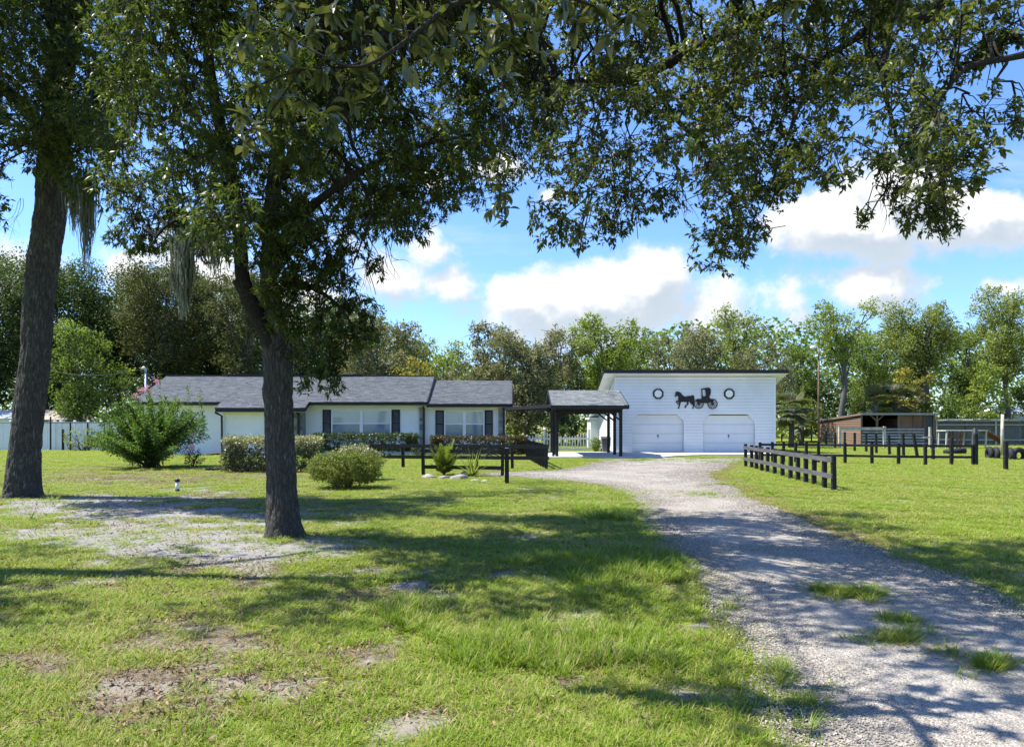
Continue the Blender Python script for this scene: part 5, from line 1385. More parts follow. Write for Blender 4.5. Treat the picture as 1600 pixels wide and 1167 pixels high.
# --- the limb oak whose trunk stands beyond the frame's edge
gC = Vector((9.2, 8.6, 0))
treeC = thing('laurel_oak', 'spreading oak reaching its leafy limbs over the gravel drive', 'tree', gC)
pc = [(9.2,8.6,-.1),(9.15,8.6,1),(9.0,8.6,2.6),(8.8,8.6,4.4),(8.3,8.7,6.2),(7.8,8.9,8.2),(7.2,9.2,10.0),(6.8,9.4,11.4)]
trunk_mesh('trunk', pc, [.36,.32,.30,.29,.25,.2,.14,.07], M['bark_near'], treeC, 48, 10, .014, .25, 9)
limbsC = [([(8.4,8.7,5.9), at(1560,-30,7.92), at(1445,28,8.10), at(1392,27,8.19), at(1280,94,8.37), at(1190,120,8.55), at(1105,136,8.73)], [0.1156,0.0952,0.0748,0.0578,0.0306,0.0204,0.0109]),
          ([at(1445,28,8.10), at(1300,-20,8.64), at(1120,60,9.36), at(1010,115,9.72), at(960,126,9.81), at(890,130,9.90), at(836,147,9.90)], [0.0816,0.0748,0.0680,0.0646,0.0612,0.0510,0.0340]),
          ([(8.75,8.6,4.8), at(1680,60,7.11), at(1600,86,7.02), at(1540,98,7.02), at(1500,115,7.02), at(1448,190,7.02), at(1440,230,7.02)], [0.0952,0.0612,0.0340,0.0286,0.0231,0.0095,0.0054]),
          ([at(855,146,9.90), at(857,175,9.90), at(863,205,9.90), at(852,232,9.90)], [0.0374,0.0306,0.0238,0.0136]), ([at(1010,115,9.72), at(1060,190,9.54), at(1100,230,9.45), at(1130,290,9.36)], [0.0408,0.0306,0.0204,0.0082]),
          ([at(1105,136,8.73), at(1020,170,9.00), at(980,220,9.18)], [0.0150,0.0109,0.0061]), ([at(1392,27,8.19), at(1380,120,7.83), at(1400,210,7.65), at(1420,270,7.65)], [0.0408,0.0272,0.0150,0.0068]), ([at(1280,94,8.37), at(1240,190,8.19), at(1215,260,8.19), at(1190,330,8.19)], [0.0272,0.0204,0.0136,0.0068]),
          ([(8.0,8.8,7.6), (5.5,9.6,8.6), (3.4,10.4,8.8), (1.6,11,8.6)], [0.1088,0.0748,0.0476,0.0204])]
yC = lambda p: float(np.interp(p, [800, 960, 1100, 1300, 1600], [10.2, 9.6, 8.8, 8.0, 7.2]))
blC = clumps(822, 1600, -70, yC, .40, 66, r1, .98)
blC += clumps(840, 1480, -40, lambda p: yC(p) + .8, .45, 44, r1, 1.3, lambda p: edge(p) - 60)
for (px, py, n, rr) in ((1475,360,16,.16),(1462,300,18,.18),(1490,255,22,.2),(1352,340,9,.10),(1400,300,12,.14),(1378,262,16,.16),(1158,388,14,.14),(1172,355,22,.2),(900,380,16,.18),(1520,240,14,.14),(1220,300,24,.22),(1436,240,22,.2)):
    blC.append((tuple(at(px, py, yC(px))), (rr, rr, rr*1.2), n))
for k in range(8):
    blC.append(((r1.uniform(.6, 3.0), r1.uniform(7.0, 9.0), r1.uniform(7.6, 9.2)), (.9, .9, .6), 50))
for (px, py, n, rr) in ((1452,150,14,.16),(1445,185,16,.18),(1490,120,12,.14),(1540,75,18,.2),(1575,60,18,.2),(1430,215,18,.18),(1520,100,10,.12),(1590,190,14,.16),(1560,30,20,.22),(1505,40,20,.22)):
    blC.append((tuple(at(px, py, yC(px)-.1)), (rr, rr, rr), n))
canopy(treeC, limbsC, blC, r1, M['leaf_laurel'], .072, .030, 12, False, 5, .45)
# bare dead strands hanging below the leaves
dead = Acc()
for px, py, Yd, ln in ((1385,300,8.5,.7),(1370,290,8.5,.55),(1402,300,8.5,.5),(1050,320,10,.5),(1062,300,10,.7),(1085,270,10,.55),(1325,240,8.8,.3),(600,400,10.3,.7),(575,400,10.3,.9),(632,360,10.3,.5),(40,340,15.8,1.0)):
    for q in range(3):
        p = np.array(at(px + r1.normal(0, 6), py - 30, Yd)); n = 7; st = np.array([r1.normal(0, .35), r1.normal(0, .2), -1])
        pts = [p]
        for k in range(n): st = unit(st + r1.normal(0, .25, 3) + np.array([0,0,-.25])); pts.append(pts[-1] + st*ln/n*r1.uniform(.7, 1.2))
        pc_ = catmull(pts, 3); dead.add(*limb_arrays(pc_, np.linspace(.006, .002, len(pc_)), 4))
        for k in (3, 5):
            a = pts[k]; b = a + unit(r1.normal(0, .7, 3) + np.array([0,0,-.6]))*ln*.25
            dead.add(*limb_arrays(np.array([a, (a+b)/2 + r1.normal(0,.01,3), b]), [.003,.0025,.001], 4))
tag(dead.build('dead_twigs', M['twig'], treeC), kind='stuff')
# --- nearest branch with broad leaves: every leaf that shows large is a part of its own
gD = Vector((-3.4, -3.2, 0))
treeD = thing('magnolia_tree', 'near broad-leaved tree whose leathery leaves dip in at the top', 'tree', gD)
trunk_mesh('trunk', [(-3.4,-3.2,-.1),(-3.3,-3.1,1.2),(-3.0,-2.7,2.8),(-2.7,-2.2,4.4),(-2.4,-1.6,6.0),(-2.2,-1.2,7.4)], [.24,.20,.18,.15,.11,.05], M['bark_near'], treeD, 40, 8, .01, .3, 12)
limbsD = [([(-2.75,-2.3,4.2),(-2.0,0.2,4.75),(-1.3,2.6,4.75),at(700,10,4.7),at(600,55,4.8),at(520,85,4.8)], [.10,.075,.05,.026,.016,.010]),
          ([at(700,10,4.7), at(620,75,4.6), at(560,105,4.6), at(500,85,4.7), at(430,45,4.9)], [.02,.014,.011,.008,.006]), ([at(600,55,4.8), at(560,100,4.9), at(470,110,4.9), at(400,135,5.0)], [.016,.011,.008,.005]),
          ([at(700,10,4.7), at(760,0,4.7), at(800,40,4.8), at(786,140,4.9), at(784,220,4.95), at(778,270,5.0), at(785,345,5.0)], [.022,.016,.011,.009,.007,.005,.003]), ([at(760,0,4.7), at(860,-10,4.8), at(950,20,4.9), at(980,40,4.9)], [.016,.012,.008,.004]),
          ([at(560,100,4.9), at(530,150,4.9), at(515,185,4.9)], [.008,.006,.004]), ([at(470,110,4.9), at(420,180,5.0), at(385,225,5.05)], [.007,.005,.003]), ([at(600,55,4.8), at(575,-10,4.8), at(450,-5,4.9), at(395,20,5.0)], [.014,.010,.007,.004]), ([at(1060,-60,4.9), at(1180,-30,4.8), at(1240,5,4.8)], [.012,.009,.005]),
          ([at(860,-10,4.8), at(1060,-60,4.9)], [.013,.011])]
LD = []
for pts, rad in limbsD:
    P = catmull(pts, 8); R_ = catmull(np.stack([rad]*3, 1), 8)[:, 0]
    V, F = limb_arrays(P, np.maximum(R_, .003), 8); np_mesh('branch', V, [F], M['bark_limb'], treeD, True); LD.append(P)
LDp = np.concatenate(LD[1:] + [LD[0][24:]])
whorls = []
for px, py, Y, n in [(400,30,5,9),(430,60,4.9,9),(375,70,5,8),(455,25,4.9,9),(490,50,4.8,9),(420,110,4.95,9),(460,95,4.9,8),(395,140,5,8),(375,175,5.05,7),(400,200,5.05,8),(382,222,5.05,7),(440,150,5,8),(500,120,4.9,9),(530,70,4.8,9),(520,20,4.8,9),(560,40,4.8,9),(590,20,4.8,9),
            (600,80,4.7,9),(570,120,4.8,8),(545,140,4.9,8),(520,180,4.9,7),(515,200,4.9,6),(555,165,4.9,6),(620,45,4.7,9),(650,20,4.7,9),(655,70,4.7,8),(690,35,4.7,9),(720,60,4.7,8),(740,20,4.7,8),(690,90,4.7,6),(770,45,4.8,8),(800,20,4.8,8),(800,70,4.8,8),(760,90,4.8,5),(785,150,4.9,4),
            (830,15,4.8,8),(840,50,4.8,7),(790,110,4.85,5),(775,255,5,5),(770,290,5,7),(795,300,5,7),(780,320,5,7),(785,342,5,7),(765,330,5,5),(800,325,5,4),(880,15,4.85,8),(900,45,4.9,7),(930,20,4.9,8),(950,60,4.9,7),(975,35,4.9,8),(1240,18,4.8,7),(1000,20,4.9,5),(640,110,4.7,5),(480,165,4.95,6),(610,150,4.9,4),(855,85,4.9,5)]:
    whorls.append((np.array(at(px, py, Y)), n))
for k in range(70):   # the rest of that crown, above the frame
    yy_ = r1.uniform(3.4, 6.6); whorls.append((np.array([r1.uniform(-1.4, 1.6), yy_, 2.0 + .6*yy_ + r1.uniform(0, 1.4)]), 8))
Ps, Ds, Ls = [], [], []; twA, twB = [], []
for c, n in whorls:
    i = np.argmin(((LDp - c)**2).sum(1)); A = LDp[i]; twA.append(A); twB.append(c)
    ax = unit(c - A + r1.normal(0, .02, 3))
    small = c[2] < 3.35 and c[0] > -.4
    for k in range(int(n*1.5)):
        d = unit(ax*r1.uniform(.2, .9) + r1.normal(0, .62, 3)); d[2] -= .28
        Ps.append(c - ax*r1.uniform(0, .07) + r1.normal(0, .008, 3)); Ds.append(unit(d)); Ls.append(r1.uniform(.085, .145)*(.62 if small else 1))
Ps, Ds, Ls = np.array(Ps), np.array(Ds), np.array(Ls)
atw = Acc(); atw.add(*twigs(np.array(twA), np.array(twB), np.full(len(twA), .006), np.full(len(twA), .003)))
tag(atw.build('twigs', M['twig'], treeD), kind='stuff')
def big_leaf(curl, fold):
    V, F = [], []
    prof = [(0,.02),(.12,.30),(.32,.46),(.58,.50),(.80,.36),(.94,.16),(1.0,0)]
    for t, w in prof:
        z = -curl*t*t; x = t
        V += [(x, -w*.40, z + fold*w), (x, 0, z), (x, w*.40, z + fold*w)]
    for i in range(len(prof)-1):
        a = i*3; F += [(a, a+1, a+4, a+3), (a+1, a+2, a+5, a+4)]
    me = bpy.data.meshes.new('leaf'); me.from_pydata(V, [], F); me.materials.append(M['leaf_big']); me.polygons.foreach_set('use_smooth', [True]*len(F)); return me
lm = [big_leaf(.25, .25), big_leaf(.05, .35), big_leaf(.42, .15), big_leaf(-.10, .30)]
pxl_, pyl_ = pxy(Ps[:,0], Ps[:,1]); pyl_ = HZ - (Ps[:,2]-EYE)*FPX/np.maximum(Ps[:,1], .5)
inview = (pyl_ > -5) & (pxl_ > 300) & (pxl_ < 1300) & (Ps[:,1] > 3)
order = np.argsort(~inview, kind='stable'); cnt = 0
oD = np.array(origin(treeD)); restV = Acc()
for i in order:
    d = Vector(Ds[i]); up = Vector((r1.normal(0, .45), r1.normal(0, .45), 1)); s = d.cross(up).normalized(); u = s.cross(d)
    Mx = Matrix((d, -s, u)).transposed()
    if cnt < 300 and inview[i]:
        o = bpy.data.objects.new('leaf', lm[i % 4]); COL.objects.link(o); o.parent = treeD
        o.matrix_local = Matrix.Translation(Ps[i] - oD) @ Mx.to_4x4() @ Matrix.Scale(Ls[i], 4); cnt += 1
    else:
        me = lm[i % 4]; co = np.array([v.co for v in me.vertices])*Ls[i]
        restV.add(co @ np.array(Mx).T + Ps[i], [np.array([p.vertices[:] for p in me.polygons])])
tag(restV.build('crown', M['leaf_big'], treeD, True), kind='stuff')
# --- an oak beyond the frame whose crown shades the near lawn
gE = Vector((-9.6, 8.8, 0))
treeE = thing('oak_tree', 'oak outside the view shading the near lawn beside the forked oak', 'tree', gE)
trunk_mesh('trunk', [(-9.6,8.8,-.1),(-9.6,8.8,1),(-9.5,8.8,3),(-9.3,8.9,5),(-9.0,9,7),(-8.7,9,9.5)], [.34,.3,.28,.24,.18,.06], M['bark_near'], treeE, 40, 8, .014, .25, 15)
limbsE = [([(-9.2,8.9,5.6),(-8.0,8.9,7.2),(-6.6,8.8,8.0),(-5.2,8.8,8.3)], [.15,.10,.06,.03]), ([(-9.2,8.9,5.4),(-9.8,8.0,7.2),(-10.6,7.2,8.4)], [.14,.08,.03]), ([(-9.0,9,7),(-8.6,10,8.4),(-7.8,11,9)], [.12,.07,.03])]
blE = [((r1.uniform(-11.4, -4.6), r1.uniform(7.2, 10.6), r1.uniform(7.6, 9.8)), (.8, .8, .55), 42) for k in range(17)]
canopy(treeE, limbsE, blE, r1, M['leaf_oak'], .15, .045, 9, False, 4, .5)
# --- Spanish moss
def moss(name, lab, px, py0, py1, Y, wpx, n, r_):
    c = at(px, py0, Y); o = thing(name, lab, 'moss', c, 'grey moss hanging from the oaks'); a = Acc(); w = wpx*Y/FPX; H = (py1-py0)*Y/FPX
    for k in range(n):
        p = np.array(c) + np.array([r_.normal(0, w*.33), r_.normal(0, w*.33), r_.uniform(-.45, .25)*H]); ln = (H*r_.uniform(.3, 1) + (p[2]-c[2]))*(1 - .5*min(1, abs(p[0]-c[0])/w)); ln = max(.1, ln)
        m = 9; t = np.linspace(0, 1, m)
        X = p[0] + (c[0]-p[0])*t*.35 + np.cumsum(r_.normal(0, .010, m)); Yy = p[1] + (c[1]-p[1])*t*.35 + np.cumsum(r_.normal(0, .010, m)); Z = p[2] - ln*t
        wd = .014*(1 - .7*t)*r_.uniform(.5, 1.4); th = r_.uniform(0, 3.14) + t*2
        A_ = np.stack([X - np.cos(th)*wd, Yy - np.sin(th)*wd, Z], 1); B_ = np.stack([X + np.cos(th)*wd, Yy + np.sin(th)*wd, Z], 1)
        i = np.arange(m-1); a.add(np.concatenate([A_, B_]), [np.stack([i, i+1, m+i+1, m+i], 1)])
    a.build('strands', M['moss'], o)
moss('spanish_moss', 'long grey moss beard hanging over the house roof', 287, 385, 505, 10.4, 26, 300, r1)
moss('spanish_moss', 'dark narrow moss strand beside the massive trunk', 136, 290, 432, 16.2, 20, 220, r1)
moss('spanish_moss', 'short wispy moss fringe beside the massive trunk', 116, 290, 375, 16.4, 22, 120, r1)
moss('spanish_moss', 'stubby moss tuft hanging before the distant oaks', 335, 350, 440, 10.6, 40, 140, r1)

# ------------------------------------------------------------------ distant trees
LF = {}
LF['dark'] = leaf('shade_toned_oak_leaf', [(.030,.053,.019), (.064,.098,.030), (.104,.140,.045), (.049,.079,.024)], .55, .25, .38, None, .5, .35)  # backlit shade of the wood is put into this darker leaf
LF['olive'] = leaf('olive_leaf', [(.110,.145,.034), (.195,.235,.060), (.280,.305,.095), (.145,.18,.046)], .6, .12, .42, (1.45,1.5,.7), .5, .3)
LF['grey'] = leaf('mossy_oak_leaf', [(.105,.112,.050), (.175,.180,.088), (.250,.250,.135), (.135,.140,.065)], .6, .10, .38, (1.35,1.35,.85), .5, .3)
LF['bright'] = leaf('bright_leaf', [(.125,.175,.030), (.205,.265,.050), (.285,.330,.080), (.16,.21,.04)], .6, .12, .42, (1.45,1.5,.7), .5, .3)
LF['green'] = leaf('mid_green_leaf', [(.078,.125,.026), (.135,.195,.042), (.195,.250,.064), (.105,.15,.034)], .6, .12, .40, (1.45,1.5,.7), .5, .3)
LF['mid'] = leaf('shaded_oak_leaf', [(.050,.062,.024), (.085,.096,.036), (.125,.132,.055), (.065,.078,.03)], .6, .12, .34, (1.4,1.4,.7), .5, .3)  # darker copy of the olive leaf, shade put into its colour
LF['yellow'] = leaf('yellow_leaf', [(.20,.185,.020), (.29,.25,.028), (.36,.31,.045), (.16,.17,.025)], .5, .3, .4, (1.2,1.2,.6), .3, .4)
def far_tree(lab, px, Y, top, wpx, kind, r_, low=.25, dens=1.0, trunk_px=None, bark_=None, size=.19, name='tree', group=None, lean=0.0, gaps=.0, depth=None, bushy=False):
    x = X_(px, Y); H = Z_(top, Y); Wd = wpx*Y/FPX/2; D = depth or Wd*.85
    o = thing(name, lab, 'bush' if bushy else 'tree', (x, Y, 0), group)
    bm_ = M[bark_ or 'bark_far']
    hz = H*low; wood = Acc()
    tr = (trunk_px or max(3, 40*H/12*.16))*Y/FPX/2 if not bushy else .05
    tx = x + lean
    P = catmull([(x,Y,-.1),(x + lean*.2 + r_.normal(0,.15),Y,H*.2),(x + lean*.55 + r_.normal(0,.3),Y + r_.normal(0,.2),H*.45),(tx + r_.normal(0,.3),Y,H*.75)], 6)
    n_t = len(P); TRr = np.linspace(tr*1.15, tr*.28, n_t)
    if not bushy:
        V, F = limb_arrays(P, TRr, 10); np_mesh('trunk', V, [F], bm_, o, True)
    nb = max(5, int(14*dens)) ; Cs = []
    for k in range(nb):
        t = (k + .5)/nb; zc = hz + (H - hz)*(.12 + .80*t**.9)
        prof = math.sin(math.pi*min(1, .16 + .84*(1-t)**.75))**.6 if not bushy else math.sqrt(max(.1, 1-(t*.9)**2))
        a = k*2.4 + r_.uniform(-.5, .5); rad = prof*r_.uniform(.35, .95)
        br = min(Wd, H*.5)*r_.uniform(.26, .46)*(1 - .25*t)
        c = np.array([x + lean*t + math.cos(a)*max(0, Wd*rad - br*.4), Y + math.sin(a)*max(0, D*rad - br*.4), min(zc, H - br*.72)])
        Cs.append((c, br))
        if not bushy:
            i = np.argmin(np.abs(P[:,2] - c[2]*.62) + .01); s = P[min(i, n_t-1)]
            tt = np.linspace(0, 1, 6)[:, None]; Q = s + (c - s)*tt + np.array([0,0,.5])*np.sin(np.pi*tt) + r_.normal(0,.12,(6,3))*np.sin(np.pi*tt)
            wood.add(*limb_arrays(Q, np.linspace(TRr[min(i, n_t-1)]*.5, .03, 6), 5))
            for q in range(3):
                e = c + r_.normal(0, .55, 3)*br; s2 = Q[r_.integers(3, 6)]
                Q2 = s2 + (e - s2)*tt + r_.normal(0,.06,(6,3))*np.sin(np.pi*tt); wood.add(*limb_arrays(Q2, np.linspace(.05, .014, 6), 4))
    if not bushy:
        w_ = wood.build('limbs', bm_, o, True); tag(w_, kind='stuff')
    cr = Acc()
    for c, br in Cs:
        n = int(dens*660*(br/1.4)**2*(.19/size)**2); n = max(120, min(n, 2000))
        ncl = max(6, n//14)
        u = unit(r_.normal(0, 1, (ncl, 3)))*(r_.uniform(0, 1, (ncl, 1))**.38)
        K = c + u*br*np.array([1.05, 1.05, .78])
        P_ = np.repeat(K, 14, 0) + r_.normal(0, .19*max(.6, br/1.4), (ncl*14, 3))
        P_[:, 2] = np.maximum(P_[:, 2], .08)
        N_ = unit(np.repeat(u, 14, 0)*.55 + r_.normal(0, .6, P_.shape) + np.array([-.25,-.15,.2])); D_ = unit(np.cross(N_, r_.normal(0, 1, P_.shape)))
        s = size*1.1*r_.uniform(.55, 1.25, len(P_)); cr.add(*leaves4(P_, D_, N_, s, s*.62))
    cr.build('crown', LF[kind], o)
    return o
r2 = np.random.default_rng(77)
FT = [
 # side of the white fence: tall and dark
 ('tall dark oak behind the massive trunk, over the pale neighbour roof', -40, 60, 395, 260, 'dark', dict(low=.12, dens=2.0)),
 ('dark rounded oak over the vinyl fence next to the massive trunk', 70, 66, 400, 230, 'dark', dict(low=.12, dens=1.9)),
 ('sunlit green tree leaning over the white fence behind the flowering shrub', 122, 55, 500, 150, 'green', dict(low=.12, dens=1.3)),
 ('bare-limbed dark oak with sky showing through, above the service mast', 185, 68, 412, 220, 'dark', dict(low=.2, dens=1.6, trunk_px=9)),
 ('olive oak rising behind the gable end of the grey roof', 262, 63, 408, 200, 'mid', dict(low=.2, dens=1.6, trunk_px=9)),
 ('tall dark oak behind the long grey roof near the moss beard', 330, 70, 418, 210, 'dark', dict(low=.18, dens=1.7, trunk_px=10)),
 ('golden-olive oak just behind the forked trunk and roof ridge', 385, 60, 415, 160, 'mid', dict(low=.2, dens=1.4, trunk_px=9)),
 ('dense dark oak behind the roof ridge vent', 470, 66, 450, 200, 'dark', dict(low=.2, dens=1.3)),
 ('grey-green mossy oak behind the main windows of the house', 585, 62, 488, 170, 'grey', dict(low=.12, dens=1.5)),
 ('dark slim oak behind the hanging branch of the forked tree', 545, 70, 470, 150, 'dark', dict(low=.2, dens=1.1)),
 ('small yellow tree glowing over the house roof', 655, 56, 556, 82, 'yellow', dict(low=.2, dens=1.2)),
 ('pale green tree behind the yellow tree', 690, 66, 524, 120, 'bright', dict(low=.2, dens=1.1)),
 ('low olive oak between the yellow tree and the mossy oaks', 722, 60, 560, 110, 'grey', dict(low=.1, dens=1.2)),
 ('grey mossy oak behind the roof of the lower house wing', 775, 62, 500, 130, 'grey', dict(low=.1, dens=1.5)),
 ('wide mossy oak with pale trunks behind the link beam', 826, 58, 518, 150, 'grey', dict(low=.12, dens=1.6, trunk_px=9, bark_='bark_pale')),
 ('mossy grey oak filling the gap above the carport roof', 878, 64, 505, 120, 'grey', dict(low=.12, dens=1.3)),
 ('bright green tree standing tallest behind the carport', 938, 66, 486, 135, 'bright', dict(low=.2, dens=1.5)),
 ('thin-crowned green tree beside the tallest carport tree', 988, 70, 508, 95, 'green', dict(low=.25, dens=1.0)),
 ('sparse grey tree behind the high edge of the garage roof', 1042, 72, 515, 110, 'grey', dict(low=.3, dens=.8)),
 ('rounded mossy oak over the middle of the garage roof', 1098, 66, 510, 130, 'grey', dict(low=.2, dens=1.3)),
 ('tall airy tree with open crown over the garage octagon window', 1150, 70, 474, 130, 'olive', dict(low=.35, dens=.95)),
 ('mossy oak behind the far corner of the garage roof', 1195, 64, 528, 110, 'grey', dict(low=.2, dens=1.2)),
 ('green tree between the garage corner and the yard lamp', 1248, 74, 532, 95, 'green', dict(low=.12, dens=1.3)),
 ('crooked pale-trunked tree with a flat crown behind the yard lamp', 1312, 68, 468, 130, 'bright', dict(low=.5, dens=1.1, trunk_px=11, bark_='bark_pale')),
 ('leafy green tree below the crooked pale-trunked tree', 1350, 74, 528, 120, 'green', dict(low=.1, dens=1.2)),
 ('yellow-leaved tree glowing over the stable roof', 1418, 70, 572, 75, 'yellow', dict(low=.2, dens=1.2)),
 ('tall olive oak with a dark vine-wrapped trunk behind the stable', 1440, 72, 470, 150, 'olive', dict(low=.4, dens=1.4, trunk_px=24)),
 ('broad green oak behind the animal run', 1512, 76, 500, 130, 'green', dict(low=.15, dens=1.4)),
 ('tall open-crowned oak behind the tall pale post', 1572, 70, 448, 140, 'olive', dict(low=.35, dens=1.3, trunk_px=9)),
 ('tall oak at the frame edge behind the animal run', 1660, 74, 452, 150, 'olive', dict(low=.2, dens=1.3)),
 ('green oak filling the woodland beyond the stable door', 1385, 80, 505, 120, 'green', dict(low=.12, dens=1.2)),
]
for lab, px, Y, top, w_, kind, kw in FT: far_tree(lab, px, Y, top, w_, kind, r2, group='trees of the wood behind the property', **kw)
for lab, px, Y, top, w_, kind in [('dark undergrowth bush under the oaks over the white fence', 20, 62, 600, 170, 'dark'), ('dark bush beside the tan outbuilding roof', 150, 58, 606, 110, 'dark'), ('dark bush below the service mast', 205, 60, 585, 110, 'dark'),
        ('shady bush seen under the link beam', 800, 60, 640, 90, 'olive'), ('dark bush behind the picket fence', 880, 56, 648, 80, 'dark'), ('green bush behind the garage end wall', 1232, 58, 610, 70, 'green'), ('bright bush behind the yard lamp', 1258, 73, 590, 90, 'bright'),
        ('dark bush between the lean-to and the crooked tree', 1300, 72, 590, 90, 'dark'), ('lush green bush overhanging the animal run', 1488, 66, 612, 90, 'green'), ('bright leafy bush near the white outbuilding', 1540, 68, 560, 90, 'bright'), ('dark bush behind the tyre row', 1600, 72, 600, 100, 'dark'), ('green bush behind the stable door', 1440, 70, 625, 70, 'green')]:
    far_tree(lab, px, Y, top, w_, kind, r2, low=.02, dens=1.1, name='bush', bushy=True, group='bushes at the edge of the wood', size=.2)
# palmettos
M['frond'] = leaf('palmetto_frond', [(.051,.074,.025), (.079,.107,.040), (.112,.130,.056), (.191,.158,.090)], .45, .45, .25, None, .2, .6)
def palm(lab, px, Y, ztop, nf, r_, R_=1.3):
    x = X_(px, Y); o = thing('palmetto', lab, 'palm', (x, Y, 0), 'palmettos behind the paddock'); h = max(.4, ztop - R_*.6)
    p = MB(); p.tube([(x,Y,-.05),(x+.05,Y,h*.5),(x,Y,h)], [.22,.19,.17], 8); p.build('trunk', M['bark_far'], o, True)
    for k in range(nf):
        a = k*2.399; el = math.radians(r_.uniform(-55, 75)); d = np.array([math.cos(a)*math.cos(el), math.sin(a)*math.cos(el), math.sin(el)])
        c = np.array([x, Y, h]) + d*R_*r_.uniform(.45, .75); nb_ = 19; s = unit(np.cross(d, [0,0,1.])); u = np.cross(s, d); ac = Acc()
        th = np.linspace(-1.25, 1.25, nb_); D = np.cos(th)[:,None]*d + np.sin(th)[:,None]*s; D = D + np.array([0,0,-.25])
        ac.add(*leaves4(np.repeat(c[None], nb_, 0), D, np.repeat(u[None], nb_, 0) + r_.normal(0,.2,(nb_,3)), np.full(nb_, R_*.62)*r_.uniform(.8,1.1,nb_), np.full(nb_, .13)))
        ac.add(*twigs(np.array([[x, Y, h]]), c[None], np.array([.02]), np.array([.012]))); ac.build('frond', M['frond'], o)
palm('shaggy palmetto with drooping brown fronds beside the garage wall', 1236, 52, 3.6, 34, r2, 1.5)
palm('short palmetto between the garage and the lean-to', 1252, 56, 2.4, 24, r2, 1.2)
palm('palmetto over the stable roof below the crooked tree', 1368, 67, 4.4, 30, r2, 1.6)
palm('wide palmetto over the dark stable bays', 1398, 67.5, 4.8, 32, r2, 1.8)
# far wood closing the gaps down to the ground
fw = Acc()
nfw = 54000
ang = r2.uniform(-1.0, 1.0, nfw); dist = r2.uniform(84, 104, nfw); xx = np.tan(ang*.82)*dist
hh = 7.5 + 5.0*sstep(-8., -22., xx) + 2.5*sstep(10., 22., xx) + 6.0*fbm(xx*.06, dist*.03, 0, 4, 3) - 2.0*np.exp(-((xx - 2)/14)**2)
zz = hh*r2.uniform(0, 1, nfw)**.8
Pf = np.stack([xx, dist, zz], 1); Nf = unit(r2.normal(0, .6, Pf.shape) + np.array([0,-.4,.6])); Df = unit(np.cross(Nf, r2.normal(0, 1, Pf.shape)))
sf_ = r2.uniform(.4, .8, nfw); fw.add(*leaves4(Pf, Df, Nf, sf_, sf_*.6))
tag(fw.build('woods', LF['green'], None), kind='stuff')

# ------------------------------------------------------------------ shrubs and bed plants
def leafy(name, lab, c, rad, n, mat, r_, L, W, cat='shrub', box=False, stems=8, group=None, top_mat=None, z0=.05, clump=12, nstem_h=.6):
    c = np.asarray(c, float); rad = np.asarray(rad, float)
    o = thing(name, lab, cat, (c[0], c[1], 0), group)
    ncl = n//clump
    if box:
        u = r_.uniform(-1, 1, (ncl, 3)); k = r_.integers(0, 3, ncl); s = np.where(r_.uniform(0, 1, ncl) < .5, -1, 1.)
        deep = r_.uniform(.78, 1.0, ncl); u[np.arange(ncl), k] = s*deep
        nrm = np.zeros_like(u); nrm[np.arange(ncl), k] = s
    else:
        nrm = unit(r_.normal(0, 1, (ncl, 3))); u = nrm*(r_.uniform(0, 1, (ncl, 1))**.3)
        u *= (1 + .42*(fbm(nrm[:,0]*2.6+c[0], nrm[:,1]*2.6, nrm[:,2]*2.6, 5, 3) - .5)*2)[:, None]
    K = c + u*rad; P = np.repeat(K, clump, 0) + r_.normal(0, L*.55, (ncl*clump, 3)); P[:,2] = np.maximum(P[:,2], z0)
    Nn = unit(np.repeat(nrm, clump, 0)*.6 + r_.normal(0, .6, P.shape) + np.array([0,0,.3])); D = unit(np.repeat(nrm, clump, 0)*.5 + r_.normal(0, .8, P.shape) + np.array([0,0,.3]))
    s = L*r_.uniform(.6, 1.2, len(P)); V, F = leaves4(P, D, Nn, s, s*W/L)
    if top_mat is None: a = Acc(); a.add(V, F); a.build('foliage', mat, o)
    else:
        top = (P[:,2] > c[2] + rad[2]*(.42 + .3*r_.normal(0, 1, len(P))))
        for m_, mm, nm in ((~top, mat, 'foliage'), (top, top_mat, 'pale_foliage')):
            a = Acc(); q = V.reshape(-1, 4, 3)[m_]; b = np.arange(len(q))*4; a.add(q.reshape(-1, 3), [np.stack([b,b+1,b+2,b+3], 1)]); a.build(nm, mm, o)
    st = Acc()
    for k in range(stems):
        a_ = r_.uniform(0, 6.28); b_ = np.array([c[0] + rad[0]*(r_.uniform(-.75,.75) if box else .15*math.cos(a_)), c[1] + rad[1]*.2*r_.normal(), -.03]); e = c + r_.uniform(-.75, .75, 3)*rad
        t = np.linspace(0, 1, 5)[:, None]; st.add(*limb_arrays(b_ + (e - b_)*t + r_.normal(0,.03,(5,3))*np.sin(np.pi*t), np.linspace(.022, .007, 5), 5))
    tag(st.build('stems', M['twig'], o, True), kind='stuff')
    return o
r3 = np.random.default_rng(9)
LF['hedge'] = leaf('hedge_leaf', [(.026,.046,.014), (.05,.080,.022), (.085,.115,.034), (.05,.072,.022)], .4, .5, .2, None, .2, 2.0)
LF['hedge_red'] = leaf('reddish_hedge_leaf', [(.04,.044,.016), (.07,.058,.025), (.12,.065,.030), (.05,.062,.022)], .4, .5, .25, None, .2, 2.0)
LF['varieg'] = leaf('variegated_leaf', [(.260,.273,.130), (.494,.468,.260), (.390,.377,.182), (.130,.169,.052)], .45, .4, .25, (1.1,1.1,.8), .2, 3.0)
LF['vdark'] = leaf('dark_hedge_leaf', [(.03,.045,.014), (.055,.07,.022), (.16,.16,.075), (.04,.055,.018)], .4, .5, .2, None, .2, 2.0)  # darker leaf of the cream-topped shrubs
